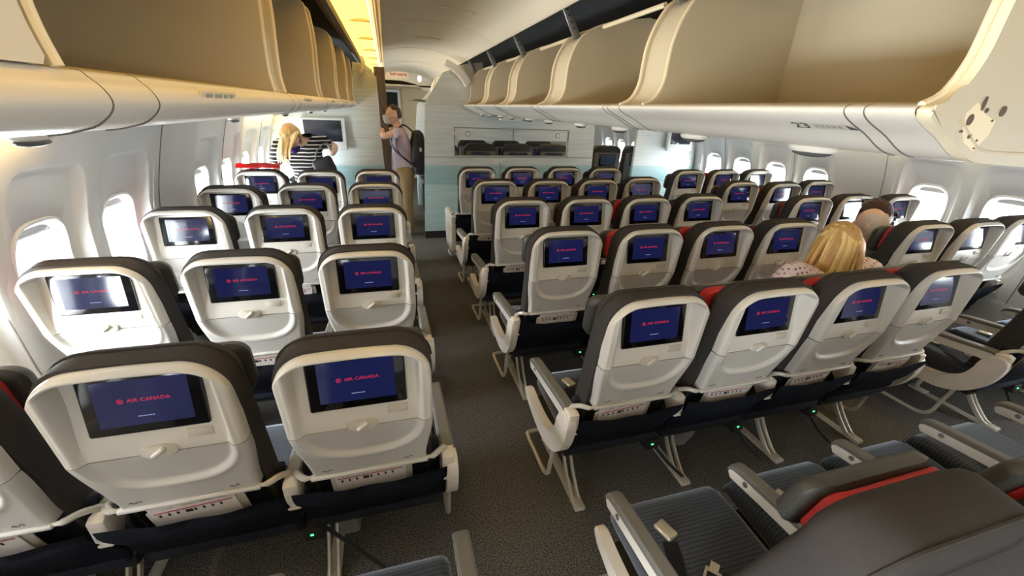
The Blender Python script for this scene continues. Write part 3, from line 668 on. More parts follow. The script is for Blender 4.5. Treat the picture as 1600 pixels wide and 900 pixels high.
def build_seat_parts(root):
    P = {}
    # cushion: lofted along its depth
    mb = MB(); loops = []
    for y, ins, dz in ((0.13, 0.02, 0.004), (0.15, 0.0, 0.006), (0.30, 0.0, 0.0), (0.45, 0.0, 0.008), (0.54, 0.002, 0.008), (0.575, 0.010, 0.0), (0.592, 0.03, -0.012), (0.596, 0.045, -0.02)):
        loops.append([(x, y, z+dz) for x, z in outline(0.213-ins*0.4, 0.335+ins, 0.435-ins, 0.03, 0.035)])
    mb.loft(loops); P['cushion'] = mb.build('cushion', M_CUSH, root)
    mb = MB(); mb.box((0, 0.33, 0.315), (0.46, 0.38, 0.05), 0.012); mb.tube([(-0.243, 0.20, 0.30), (0.243, 0.20, 0.30)], 0.02, 10); mb.tube([(-0.243, 0.46, 0.30), (0.243, 0.46, 0.30)], 0.02, 10); P['seat_pan'] = mb.build('seat_pan', M_DARK, root)
    # backrest
    tp = lambda z: 0.93+0.07*ss((z-0.42)/0.40)
    mb = slab(0.2012, 0.40, 1.126, 0.05, 0.100, ((0.058, 0.034), (0.020, 0.024), (0.006, 0.014), (0.010, 0.002), (0.030, 0.0), (0.080, 0.0), (0.108, 0.010), (0.122, 0.030), (0.126, 0.06)), lambda x, z: ybk(z), tp)
    P['backrest'] = mb.build('backrest', M_FAB, root)
    mb = MB(); pts = outline(0.2027, 0.42, 1.1275, 0.05, 0.101); mb.tube([(x*tp(z), ybk(z)+0.072, z) for x, z in pts if z > 0.5], 0.0035, 6); mb.build('seam', M_FAB, P['backrest'])
    mb = slab(0.2075, 0.40, 1.112, 0.05, 0.105, ((-0.012, 0.06), (-0.010, 0.025), (0.0, 0.005), (0.008, 0.0), (0.085, 0.0), (0.104, 0.010), (0.114, 0.030), (0.117, 0.06)), lambda x, z: ybk(z)+0.042*ss((z-0.80)/0.26), tp)
    P['plain_back'] = mb.build('backrest', M_FAB, root)
    mb = MB(); mb.tube([(x*tp(z), ybk(z)+0.044*ss((z-0.80)/0.26)+0.004, z) for x, z in outline(0.207, 0.42, 1.111, 0.05, 0.104) if z > 0.5], 0.004, 6); mb.build('seam', M_FAB, P['plain_back'])
    # headrest: leather front, red back
    hy = lambda x, z: ybk(z)-0.004+0.35*max(0, abs(x)-0.10)
    mb = slab(0.192, 0.89, 1.068, 0.04, 0.05, ((0.130, 0.022), (0.135, 0.008), (0.145, 0.0), (0.168, 0.003), (0.186, 0.014), (0.198, 0.034), (0.202, 0.06)), hy); P['headrest'] = mb.build('headrest', M_LEATHER, root)
    mb = slab(0.168, 0.90, 1.078, 0.04, 0.05, ((0.092, 0.010), (0.098, 0.002), (0.110, 0.0), (0.126, 0.002), (0.132, 0.008)), hy); P['headrest_back'] = mb.build('headrest_back', M_RED, P['headrest']); P['headrest_back']['label'] = 'red fabric back of the headrest'
    # white back shell and stowed tray
    mb = shell_part(lambda x: 0.851, ztop, 50); P['back_shell'] = mb.build('back_shell', M_SHELL, root, angle=50)
    mb = shell_part(lambda x: 0.63, lambda x: 0.8475, 44); mb.box((0, 0.045, 0.6315), (0.352, 0.022, 0.013), 0.004); P['tray_table'] = mb.build('tray_table', M_TRAY, root, angle=50)
    # latch and usb panel
    y0 = shell_y(0, 0.862)
    mb = MB(); mb.prism([sup(2*PI*k/32, 0.040, 0.0185, 0.0185, 3) for k in range(32)], lambda a, b, d: (a, d+ybk(0.86)-0.012, 0.858+b), -0.0, 0.012, bevel=0.003)
    P['tray_latch'] = mb.build('tray_latch', M_RECESS, root)
    mb = MB(); rot = Matrix.Rotation(math.radians(-38), 3, 'Y'); mb.box((0, ybk(0.86)-0.016, 0.858), (0.040, 0.012, 0.0125), 0.005, 3, rot=rot); mb.build('latch_knob', M_SHELL, P['tray_latch'])
    mb = MB(); mb.box((0.098, shell_y(0.098, 0.897)-0.001, 0.897), (0.056, 0.006, 0.026), 0.002); P['socket_panel'] = mb.build('socket_panel', M_RECESS, root)
    for x, w_ in ((-0.125, 0.03), (0.115, 0.026)):
        mb = MB(); mb.tube([(x+dx*w_, shell_y(x, 0.656+dz)-0.0006, 0.656+dz) for dx, dz in ((-0.5, 0.0), (-0.35, 0.007), (-0.2, 0.0), (0.1, 0.0), (0.25, 0.008), (0.4, 0.008), (0.5, 0.0))], 0.0012, 4); mb.build('pictogram', M_MARK, P['tray_table'])
    # screen: tilted glass slab
    hw, hh, th = 0.127, 0.080, math.radians(7.5); R = Matrix.Rotation(-th, 3, 'X')
    def S(x, y, z): return Vector((0, 0, 1.0))+R @ Vector((x, y, z))
    mb = MB(); mb.box(S(0, 0.011, 0), (2*hw, 0.022, 2*hh), 0.006, 3, rot=R); P['screen'] = mb.build('screen', M_BEZEL, root)
    mb = MB(); dw, dh = 0.098, 0.060
    mb.grid([[S(-dw, -0.0006, 0.004-dh), S(dw, -0.0006, 0.004-dh)], [S(-dw, -0.0006, 0.004+dh), S(dw, -0.0006, 0.004+dh)]], mi=0)
    text_mesh(mb, 'AIR CANADA', lambda u, v: S(0.012+u, -0.0010, 0.010+v), 0.0125, mi=1, sx=1.18, bold=0.0002)
    cxl = -0.0465
    ring = [(0.0066*math.cos(2*PI*k/24), 0.0066*math.sin(2*PI*k/24)) for k in range(24)]; ri = [(a*0.74, b*0.74) for a, b in ring]
    A = [mb.bm.verts.new(S(cxl+a, -0.0010, 0.010+b)) for a, b in ring]; B = [mb.bm.verts.new(S(cxl+a, -0.0010, 0.010+b)) for a, b in ri]
    for i in range(24): mb.bm.faces.new((A[i], A[(i+1) % 24], B[(i+1) % 24], B[i])).material_index = 1
    leaf = [(0, 1), (0.18, 0.62), (0.42, 0.72), (0.34, 0.25), (0.66, 0.45), (0.74, 0.22), (1, 0.12), (0.62, -0.22), (0.66, -0.42), (0.1, -0.34), (0.06, -0.9)]
    leaf = leaf+[(-a, b) for a, b in reversed(leaf[1:])]
    mb.bm.faces.new([mb.bm.verts.new(S(cxl+a*0.0044, -0.0011, 0.010+b*0.0044)) for a, b in leaf]).material_index = 1
    for i in range(7): mb.grid([[S(-0.0175+0.005*i, -0.0010, -0.0345), S(-0.0138+0.005*i, -0.0010, -0.0345)], [S(-0.0175+0.005*i, -0.0010, -0.0318), S(-0.0138+0.005*i, -0.0010, -0.0318)]], mi=2)
    P['display'] = mb.build('display', [M_DISP, M_DRED, M_DWHT], P['screen'], fixn=False)
    # tray arms
    for s_ in (-1, 1):
        mb = MB(); mb.tube(spline([(s_*0.160, 0.048, 0.6315), (s_*0.192, 0.046, 0.634), (s_*0.214, 0.066, 0.632), (s_*0.229, 0.095, 0.612), (s_*0.236, 0.125, 0.575)], 4), [0.0065]*4+[0.010]*9+[0.013]*4, 8, flat=(1, 1))
        P['tray_arm%d' % s_] = mb.build('tray_arm', M_ARM, root)
    # literature pocket
    mb = MB(); rows = []
    for j in range(9):
        v = j/8; row = []
        for i in range(17):
            u = -1+2*i/16
            z = 0.36+v*(0.592-0.36)-(0.018*(1-u*u)*v); y = 0.125-0.10*ss(v)*0.95-0.022*(1-u**4)*math.sin(PI*min(1, v*0.9+0.05))-0.003*math.sin(9*u+5*v)*v
            row.append((u*0.236, y, z))
        rows.append(row)
    mb.grid(rows)
    bmesh.ops.solidify(mb.bm, geom=mb.bm.faces[:], thickness=-0.008)
    mb.box((0, 0.14, 0.47), (0.44, 0.03, 0.30), 0.01)
    P['pocket'] = mb.build('pocket', M_POCKET, root, angle=60)
    # seat belt: two straps on the cushion, plate and buckle
    def strap(pts, w_=0.024):
        mb = MB(); L = [Vector(p) for p in pts]; rows = []
        for i, p in enumerate(L):
            t = (L[min(i+1, len(L)-1)]-L[max(i-1, 0)]).normalized(); sd = t.cross(Vector((0, 0, 1))).normalized(); rows.append([p-sd*w_, p+sd*w_])
        mb.grid(rows); bmesh.ops.solidify(mb.bm, geom=mb.bm.faces[:], thickness=0.003); return mb
    mb = strap(spline([(-0.205, 0.19, 0.470), (-0.17, 0.26, 0.452), (-0.12, 0.35, 0.4405), (-0.10, 0.41, 0.4435)], 4)); P['belt_l'] = mb.build('belt_strap', M_STRAP, root)
    mb = MB(); mb.box((-0.093, 0.445, 0.452), (0.044, 0.065, 0.016), 0.006, 3, rot=Matrix.Rotation(0.3, 3, 'Z')); mb.build('buckle', M_BUCKLE, P['belt_l'])
    mb = strap(spline([(0.205, 0.19, 0.470), (0.15, 0.23, 0.452), (0.05, 0.24, 0.4405), (-0.02, 0.27, 0.4415)], 4)); P['belt_r'] = mb.build('belt_strap', M_STRAP, root)
    mb = MB(); rot = Matrix.Rotation(-0.9, 3, 'Z')
    for dx, dy, sx, sy in ((0, -0.016, 0.046, 0.012), (-0.019, 0.004, 0.008, 0.03), (0.019, 0.004, 0.008, 0.03), (0, 0.018, 0.046, 0.012), (0, 0.036, 0.026, 0.028)):
        mb.box(Vector((-0.045, 0.285, 0.449))+rot @ Vector((dx, dy, 0)), (sx, sy, 0.003), 0.001, 1, rot=rot)
    mb.build('buckle_tongue', M_BUCKLE, P['belt_r'])
    return P
def make_armrest(root, x, outer=0):
    mb = MB()
    poly = [(0.055, 0.50), (0.055, 0.598), (0.075, 0.606), (0.13, 0.592), (0.52, 0.556), (0.545, 0.546), (0.548, 0.520), (0.535, 0.502), (0.40, 0.520), (0.16, 0.545), (0.12, 0.535), (0.10, 0.49)]
    mb.prism(poly, lambda a, b, d: (x+d, a, b), -0.022, 0.022, bevel=0.007)
    a = mb.build('armrest', M_PANEL, root)
    mb = MB(); L = []
    for y, z in ((0.115, 0.594), (0.13, 0.597), (0.50, 0.562), (0.53, 0.556), (0.546, 0.545), (0.549, 0.535)):
        L.append([(x+dx, y, z+dz) for dx, dz in ((-0.024, -0.012), (-0.024, 0.002), (-0.017, 0.008), (0.017, 0.008), (0.024, 0.002), (0.024, -0.012))])
    mb.loft(L); p = mb.build('pad', M_PAD, a); p['label'] = 'grey padded top'
    mb = MB(); 
    mb.disc((x-0.0225, 0.47, 0.538), 0.010, 'x', 0.004, 16)
    mb.build('recline_button', M_MET, a)
    return a
def make_side_panel(root, x):
    poly = [(p.x, p.y) for p in spline([(0.56, 0.372, 0), (0.46, 0.357, 0), (0.34, 0.352, 0), (0.25, 0.372, 0), (0.19, 0.42, 0), (0.163, 0.48, 0), (0.150, 0.54, 0), (0.10, 0.585, 0), (0.055, 0.57, 0), (0.05, 0.52, 0), (0.07, 0.44, 0), (0.11, 0.37, 0), (0.18, 0.31, 0), (0.28, 0.276, 0), (0.40, 0.284, 0), (0.50, 0.31, 0), (0.562, 0.335, 0)], 4, True)]
    mb = MB(); mb.prism(poly, lambda a, b, d: (x+d, a, b), -0.02, 0.02, bevel=0.008, seg=3); return mb.build('side_panel', M_PANEL, root)
def make_solid_panel(root, x):
    poly = [(0.05, 0.60), (0.05, 0.34), (0.09, 0.20), (0.16, 0.17), (0.46, 0.17), (0.53, 0.22), (0.56, 0.34), (0.56, 0.57), (0.53, 0.60)]
    mb = MB(); mb.prism(poly, lambda a, b, d: (x+d, a, b), -0.025, 0.025, bevel=0.01, seg=3); return mb.build('solid_side_panel', M_PANEL, root)
def make_loop(root, x, s_):
    """luggage bar: s_ = direction towards the seat"""
    pts = spline([(x, 0.19, 0.31), (x, 0.215, 0.20), (x, 0.235, 0.11), (x, 0.29, 0.068), (x, 0.42, 0.062), (x, 0.53, 0.062), (x+0.03*s_, 0.56, 0.062), (x+0.25*s_, 0.562, 0.062), (x+0.46*s_, 0.562, 0.062)], 4)
    mb = MB(); mb.tube(pts, 0.0105, 8); return mb.build('luggage_bar', M_LEG, root)
def make_leg(root, x):
    mb = MB()
    for dx in (-0.017, 0.017):
        mb.tube(spline([(x+dx, 0.36, 0.31), (x+dx, 0.315, 0.25), (x+dx, 0.255, 0.13), (x+dx, 0.17, 0.035), (x+dx, 0.13, 0.012)], 4), 0.010, 6, flat=(0.8, 1.4))
    mb.box((x, 0.115, 0.012), (0.05, 0.07, 0.022), 0.004)
    mb.tube(spline([(x, 0.50, 0.30), (x, 0.50, 0.15), (x, 0.52, 0.02)], 3), 0.014, 8); mb.box((x, 0.50, 0.008), (0.05, 0.10, 0.016), 0.003)
    mb.box((x, 0.32, 0.004), (0.045, 0.46, 0.008), 0.002)
    return mb.build('leg', M_LEG, root)
def make_box(root, x):
    mb = MB(); mb.box((x, 0.17, 0.275), (0.07, 0.09, 0.055), 0.008); mb.tube([(x+0.02, 0.18, 0.25), (x+0.14, 0.15, 0.10), (x+0.22, 0.12, 0.02)], 0.008, 6)
    b = mb.build('power_box', M_DARK, root)
    mb = MB(); mb.box((x-0.005, 0.1245, 0.282), (0.010, 0.003, 0.006)); mb.build('indicator_lamp', M_LED, b)
    return b
RECL = ('backrest', 'plain_back', 'headrest', 'back_shell', 'tray_table', 'tray_latch', 'socket_panel', 'screen', 'tray_arm-1', 'tray_arm1')
proto = thing('airline_seat', '', '')
PARTS = build_seat_parts(proto)
LIB = {}
lib_root = proto
def copy_part(o, parent, mtx=None):
    c = o.copy(); COL.objects.link(c); c.parent = parent
    if mtx is not None: c.matrix_basis = mtx
    for ch in o.children:
        d = ch.copy(); COL.objects.link(d); d.parent = c
    return c
extra = {}
def lib(kind, *a):
    """build an optional part once, then hand out copies"""
    return extra.get((kind,)+a)
def make_shroud(root, x):
    mb = MB(); mb.prism([(0.20, 0.30), (0.40, 0.30), (0.40, 0.16), (0.34, 0.08), (0.24, 0.10), (0.20, 0.20)], lambda a, b, d: (x+d, a, b), -0.035, 0.035, bevel=0.012, seg=3); return mb.build('leg_shroud', M_GREYP, root)
FNS = {'solid': make_solid_panel, 'shroud': make_shroud, 'armrest': make_armrest, 'panel': make_side_panel, 'loop': make_loop, 'leg': make_leg, 'box': make_box}
def add_part(root, kind, *a):
    o = extra.get((kind,)+a)
    if o is None: extra[(kind,)+a] = FNS[kind](root, *a)
    else: copy_part(o, root)
def recl_m(a):
    R = Matrix.Rotation(a, 4, 'X'); return Matrix.Translation(PIV) @ R @ Matrix.Translation(-PIV)
SP = 0.4895
XL, XCN, XR = -1.1123, 0.8608, 3.2725
YL, YC, YR = -0.0168, 0.0727, -0.0568
PL, PC, PR = 0.7874, 0.8053, 0.7758
RECLINE = {('L',1,0): 0.0, ('L',1,1): -0.025, ('L',1,2): 0.013, ('L',2,0): 0.032, ('L',2,1): 0.009, ('L',2,2): 0.019, ('L',3,0): -0.06, ('L',3,1): -0.044, ('L',3,2): -0.019,
 ('L',4,0): 0.048, ('L',4,1): -0.017, ('L',4,2): -0.041, ('L',5,0): 0.023, ('L',5,1): 0.056, ('L',5,2): 0.028, ('C',1,0): -0.011, ('C',1,1): 0.012, ('C',1,2): 0.014, ('C',1,3): -0.016,
 ('C',2,0): -0.035, ('C',3,2): 0.015, ('C',4,1): 0.014, ('C',4,3): -0.056, ('C',5,0): 0.02, ('C',5,3): 0.014, ('R',4,1): 0.065, ('R',3,0): -0.046, ('R',3,1): -0.061, ('R',2,0): 0.013, ('R',2,1): 0.026,
 ('L',0,1): 0.38, ('L',0,2): 0.38, ('C',0,0): 0.12, ('C',0,1): 0.25, ('C',0,2): 0.22, ('C',0,3): 0.22}
PLACE = {'L': ('by the window', 'in the middle', 'on the aisle'), 'R': ('on the aisle', 'in the middle', 'by the window'), 'C': ('leftmost', 'second from left', 'third from left', 'rightmost')}
BLK = {'L': 'left block', 'C': 'centre block', 'R': 'right block'}
seats = {}
first = [True]; HOLD = []
def seat(b, row, i):
    X = {'L': XL, 'C': XCN, 'R': XR}[b]+i*SP; Y = {'L': YL+(row-1)*PL, 'C': YC+(row-1)*PC, 'R': YR+(row-1)*PR}[b]
    pl = PLACE[b][i]
    lab = 'white-backed economy seat %s in %s, %s row from camera' % (pl, BLK[b], ORD[row])
    if row == 0:
        lab = {'C0': 'dark seat with red headrest back in the near right corner of the photo', 'C1': 'seat with ribbed dark cushion beyond the near red headrest, second from aisle',
               'C2': 'seat with dark cushion and silver button armrest at the lower right', 'C3': 'seat whose armrest just enters the right edge, centre block, nearest row',
               'L2': 'seat with bluish ribbed cushion at the bottom edge left of the aisle'}.get(b+str(i), lab)
    if first[0]: root = proto; first[0] = False
    else:
        root = thing('airline_seat', '', '')
    tag(root, lab, 'seat', 'economy seats in rows'); root.location = (X, Y+(0.06 if (b, row) == ('L', 0) else 0), 0)
    a = RECLINE.get((b, row, i), 0.0)
    for k, o in PARTS.items():
        if k in ('headrest_back', 'display'): continue
        if k == 'plain_back' and (row > 0 or b == 'R'):
            if root is proto: HOLD.append(o); o.parent = None
            continue
        if row == 0 and b != 'R' and k in ('backrest', 'back_shell', 'tray_table', 'tray_latch', 'socket_panel', 'screen', 'pocket', 'tray_arm-1', 'tray_arm1'): continue
        m = recl_m(a) if k in RECL else Matrix.Identity(4)
        if k == 'headrest' and row == 0 and b == 'C': m = m @ Matrix.Translation((0.026, 0.162, 0.998)) @ Matrix.Diagonal((0.88, 0.75, 0.80, 1)) @ Matrix.Translation((0, -0.13, -1.0))
        if root is proto: o.matrix_basis = m
        else: copy_part(o, root, m)
    hx = SP/2; last = 3 if b == 'C' else 2
    add_part(root, 'armrest', hx)
    if i == 0: add_part(root, 'armrest', -hx)
    if i == 0 and b in 'CR': add_part(root, 'solid' if (b, row) == ('C', 5) else 'panel', -hx-0.012); add_part(root, 'loop', -hx-0.01, 1)
    if i == last and b in 'LC': add_part(root, 'solid' if (b, row) == ('C', 5) else 'panel', hx+0.012); add_part(root, 'loop', hx+0.01, -1)
    LEGX = {'L': {0: 0.12, 2: -0.20}, 'C': {0: -0.145, 1: -0.06, 2: 0.04, 3: 0.13}, 'R': {0: 0.14, 2: -0.1}}[b]
    if i in LEGX: add_part(root, 'leg', LEGX[i])
    if (b, i) in (('L', 2), ('C', 1)): add_part(root, 'shroud', -0.135 if b == 'L' else 0.0)
    if (b, i) in (('L', 2), ('C', 0), ('C', 1), ('C', 2), ('R', 0)): add_part(root, 'box', {'L': -0.232, 'C': 0.215, 'R': 0.2}[b])
    seats[(b, row, i)] = root
    return root
for row in range(1, 6):
    for i in range(3): seat('L', row, i)
    for i in range(4): seat('C', row, i)
    for i in range(3): seat('R', row, i)
for i in range(4): seat('C', 0, i)
seat('L', 0, 2); seat('L', 0, 1)
seat('R', 0, 0)
for o in HOLD:
    for ch in list(o.children): bpy.data.objects.remove(ch)
    bpy.data.objects.remove(o)

# ------------------------------------------------------------------ safety cards in the pockets
M_CARD = mat('card_white', (222, 214, 208), 0.4); M_CRED = mat('card_red', (170, 60, 62), 0.5); M_CBLK = mat('card_black', (30, 28, 30), 0.5)
cards = [('L',1,0), ('L',1,1), ('L',1,2), ('L',2,1), ('L',3,1), ('C',1,0), ('C',1,1), ('C',1,2), ('C',1,3), ('C',2,0), ('C',2,1), ('C',3,0), ('C',4,0), ('C',3,1), ('R',1,0), ('L',2,2)]
card_proto = None
for key in cards:
    b, row, i = key; s_ = seats[key]
    lab = 'white safety card with red stripe in pocket, %s, %s, %s row' % (BLK[b], PLACE[b][i], ORD[row])
    if card_proto is None:
        mb = MB()
        mb.box((0, 0, 0.09), (0.215, 0.003, 0.18), 0.001, 1, mi=0)
        mb.box((0, -0.0018, 0.140), (0.20, 0.001, 0.004), mi=1)
        for k in range(8):
            if k in (3,): mb.box((-0.082+0.022*k, -0.0018, 0.126), (0.018, 0.001, 0.014), mi=2)
            else: mb.box((-0.088+0.022*k, -0.0018, 0.126), (0.006, 0.001, 0.012), mi=2)
        for k in range(4): mb.box((-0.06+0.05*k, -0.0018, 0.158), (0.03, 0.001, 0.004), mi=3)
        c = mb.build('safety_card', [M_CARD, M_CRED, M_CBLK, M_MARKL]); card_proto = c
        mb = MB(); mb.prism([(-0.125, 0.0), (0.125, 0.0), (0.13, 0.15), (0.11, 0.162), (-0.1, 0.155), (-0.122, 0.14)], lambda a, b_, d: (a, d, b_), 0.004, 0.009, bevel=0.002); mb.build('paper_bag', M_MARKL, c)
    else:
        c = card_proto.copy(); COL.objects.link(c)
        for ch in card_proto.children:
            d = ch.copy(); COL.objects.link(d); d.parent = c
    tag(c, lab, 'card', 'safety cards in seat pockets')
    c.location = s_.location+Vector((random.uniform(-0.03, 0.02), 0.082, 0.462)); c.rotation_euler = (math.radians(12), random.uniform(-0.07, 0.07), 0)
# headrests folded to one side so their red backs show
for key, dx in (((('C', 1, 1)), -0.035), (('C', 1, 3), -0.03), (('C', 1, 2), -0.02), (('C', 2, 2), -0.035), (('C', 2, 1), -0.02), (('C', 3, 2), -0.025), (('R', 3, 1), -0.03), (('R', 5, 1), -0.03), (('R', 2, 2), -0.02)):
    for ch in seats[key].children:
        if ch.name.startswith('headrest'): ch.matrix_basis = ch.matrix_basis @ Matrix.Translation((dx*1.5, 0.012, 0.006))

# ------------------------------------------------------------------ darker seats of the next cabin
M_PFAB = mat('premium_dark_leather', (42, 40, 38), 0.5, noise=0.1, nscale=12)
M_PSH = mat('premium_shell_grey', (104, 102, 98), 0.4)
def premium(label, x, y, proto_=[None]):
    if proto_[0] is None:
        root = thing('premium_seat', label, 'seat', (x, y, 0), 'dark seats of the next cabin')
        mb = slab(0.245, 0.42, 1.20, 0.05, 0.10, ((0.0, 0.03), (0.015, 0.0), (0.10, 0.0), (0.13, 0.02), (0.14, 0.06)), lambda x, z: 0.06-(z-0.6)*0.12); mb.build('backrest', M_PFAB, root)
        mb = slab(0.19, 0.985, 1.205, 0.05, 0.06, ((0.12, 0.015), (0.135, 0.0), (0.17, 0.0), (0.19, 0.03)), lambda x, z: 0.06-(z-0.6)*0.12); mb.build('headrest', M_PFAB, root)
        mb = MB(); mb.box((0, 0.018, 0.80), (0.46, 0.05, 0.62), 0.03, 3); mb.build('back_shell', M_PSH, root)
        mb = MB(); mb.box((0, -0.008, 0.99), (0.29, 0.018, 0.185), 0.006); sc = mb.build('screen', M_BEZEL, root)
        mb = MB(); mb.box((0, -0.0175, 0.995), (0.24, 0.002, 0.145)); mb.build('display', M_PDISP, sc)
        mb = MB(); mb.box((0, 0.40, 0.40), (0.48, 0.50, 0.13), 0.04, 3); mb.build('cushion', M_PFAB, root)
        for s_ in (-1, 1):
            mb = MB(); mb.box((s_*0.27, 0.34, 0.60), (0.06, 0.50, 0.05), 0.015); mb.box((s_*0.27, 0.34, 0.40), (0.04, 0.44, 0.38), 0.012); mb.build('armrest', M_PSH, root)
        mb = MB(); mb.box((0, 0.35, 0.20), (0.40, 0.36, 0.26), 0.02); mb.box((0, 0.35, 0.035), (0.34, 0.50, 0.07), 0.01); mb.build('base', M_DARK, root)
        proto_[0] = root; return root
    root = proto_[0].copy(); COL.objects.link(root); root.location = (x, y, 0); root['label'] = label
    for ch in proto_[0].children:
        c = ch.copy(); COL.objects.link(c); c.parent = root
        for g in ch.children:
            d = g.copy(); COL.objects.link(d); d.parent = c
    return root
for k, x in enumerate((0.72, 1.30, 1.88, 2.46)):
    premium('dark leather seat, %s in the first row seen through the bulkhead slot' % PLACE['C'][k], x, 5.25)
    premium('dark leather seat, %s in the second row through the bulkhead slot' % PLACE['C'][k], x+0.03, 6.02)
premium('dark seat with screen standing in the right aisle gap past the bulkhead', 3.37, 5.2)
premium('dark seat edge beside the right bulkhead, right of the dark screen seat', 3.93, 5.2)
premium('dark seat at the left bulkhead edge behind the aisle man', -0.33, 5.25)

# ------------------------------------------------------------------ people
def skin_obj(name, chains, m, parent, sub=1, voxel=None, extra_bm=None, smooth_it=0):
    """chains: lists of (point, radius); the first vertex of each later chain may repeat an earlier point"""
    me = bpy.data.meshes.new(name); V = []; Eg = []; Rr = []; idx = {}
    for ch in chains:
        prev = None
        for p, r in ch:
            k = tuple(round(c, 4) for c in p)
            if k not in idx:
                idx[k] = len(V); V.append(p); Rr.append(r if isinstance(r, tuple) else (r, r))
            if prev is not None and prev != idx[k]: Eg.append((prev, idx[k]))
            prev = idx[k]
    me.from_pydata(V, Eg, []); o = bpy.data.objects.new(name, me); COL.objects.link(o)
    o.modifiers.new('skin', 'SKIN'); 
    lay = me.skin_vertices[0].data
    for i, r in enumerate(Rr): lay[i].radius = r; lay[i].use_root = (i == 0)
    sb = o.modifiers.new('sub', 'SUBSURF'); sb.levels = sb.render_levels = sub
    dg = bpy.context.evaluated_depsgraph_get(); me2 = bpy.data.meshes.new_from_object(o.evaluated_get(dg))
    bpy.data.objects.remove(o)
    if extra_bm is not None:
        bm = bmesh.new(); bm.from_mesh(me2); tmp = bpy.data.meshes.new('t'); extra_bm.to_mesh(tmp); bm.from_mesh(tmp); bm.to_mesh(me2); bm.free(); extra_bm.free()
    if voxel:
        o = bpy.data.objects.new(name, me2); COL.objects.link(o); rm = o.modifiers.new('r', 'REMESH'); rm.mode = 'VOXEL'; rm.voxel_size = voxel
        sm = o.modifiers.new('s', 'SMOOTH'); sm.iterations = 2; sm.factor = 0.4
        dg = bpy.context.evaluated_depsgraph_get(); me3 = bpy.data.meshes.new_from_object(o.evaluated_get(dg)); bpy.data.objects.remove(o); me2 = me3
    me2.name = name
    for p in me2.polygons: p.use_smooth = True
    me2.materials.clear(); me2.materials.append(m)
    o = bpy.data.objects.new(name, me2); COL.objects.link(o)
    if parent is not None: o.parent = parent
    return o
def head_bm(M, scale=1.0):
    """head facing +Y, centre at the origin, then placed by M"""
    mb = MB(); bm = mb.bm
    r = bmesh.ops.create_uvsphere(bm, u_segments=32, v_segments=24, radius=1)
    g = lambda x, z, cx, cz, s_: math.exp(-((x-cx)**2+(z-cz)**2)/(s_*s_))
    for v in r['verts']:
        x, y, z = v.co
        k = 1.0-0.30*max(0, -z-0.1)**1.3
        X, Yv, Z = x*0.074*k, y*0.094*(1.0-0.12*max(0, -z)), z*0.116
        if y > 0:
            Yv += 0.024*g(x, z, 0, -0.16, 0.17)+0.012*g(x, z, 0, 0.02, 0.13)          # nose
            Yv -= 0.012*(g(x, z, 0.38, 0.10, 0.20)+g(x, z, -0.38, 0.10, 0.20))         # eye sockets
            Yv += 0.006*(g(x, z, 0, -0.44, 0.16)+g(x, z, 0, -0.56, 0.14))              # lips
            Yv += 0.010*g(x, z, 0, -0.85, 0.25)                                         # chin
        v.co = Vector((X, Yv, Z))
    for s_ in (-1, 1): mb.ball((s_*0.076, -0.008, -0.005), (0.010, 0.020, 0.032), 10, 8, rot=Matrix.Rotation(s_*0.3, 3, 'Z'))
    bmesh.ops.transform(bm, matrix=M @ Matrix.Scale(scale, 4), verts=bm.verts); return bm
def hand(P, palm, d_fwd, d_up, chains):
    """five short bent fingers off a palm point, d_fwd = towards the finger tips, d_up = back of the hand"""
    f = Vector(d_fwd).normalized(); u = Vector(d_up).normalized(); s_ = f.cross(u).normalized()
    palm = Vector(palm); wrist = palm-f*0.05
    chains.append([(tuple(wrist), 0.024), (tuple(palm), (0.034, 0.020)), (tuple(palm+f*0.03), (0.036, 0.016))])
    for k, (o, L) in enumerate(((-0.030, 0.060), (-0.010, 0.072), (0.010, 0.068), (0.029, 0.052))):
        a = palm+f*0.03+s_*o
        chains.append([(tuple(palm), (0.034, 0.020)), (tuple(a+f*0.012), 0.010), (tuple(a+f*L*0.5-u*0.012), 0.009), (tuple(a+f*L*0.75-u*0.034), 0.008)])
    chains.append([(tuple(palm), (0.034, 0.020)), (tuple(palm-s_*0.042-f*0.005), 0.011), (tuple(palm-s_*0.055+f*0.025-u*0.01), 0.009)])
def T(*p): return tuple(p)
def rot_m(loc, rx=0, ry=0, rz=0): return Matrix.Translation(loc) @ Matrix.Rotation(rz, 4, 'Z') @ Matrix.Rotation(rx, 4, 'X') @ Matrix.Rotation(ry, 4, 'Y')
def hair_cap(mb, M, rad, cut):
    """shell over the skull; cut(x,y,z) keeps a vertex"""
    bm = bmesh.new(); bmesh.ops.create_uvsphere(bm, u_segments=36, v_segments=24, radius=1)
    bmesh.ops.delete(bm, geom=[v for v in bm.verts if not cut(*v.co)], context='VERTS')
    for v in bm.verts:
        n = 1+0.02*math.sin(9*v.co.x+5*v.co.y)+0.02*math.sin(23*v.co.x+11*v.co.z)
        v.co = Vector((v.co.x*rad[0]*n, v.co.y*rad[1]*n-0.004, v.co.z*rad[2]*n+0.004))
    bmesh.ops.solidify(bm, geom=bm.faces[:], thickness=0.012)
    bmesh.ops.transform(bm, matrix=M, verts=bm.verts)
    me = bpy.data.meshes.new('t'); bm.to_mesh(me); bm.free(); mb.bm.from_mesh(me); bpy.data.meshes.remove(me)
def lock(mb, pts, r, rng, flat=(1.0, 0.6)):
    P = spline(pts, 4); n = len(P); mb.tube(P, [r*(1.0-0.75*(i/(n-1))**2.5) for i in range(n)], 7, flat=flat, mi=rng.choice((0, 1, 1, 2)))
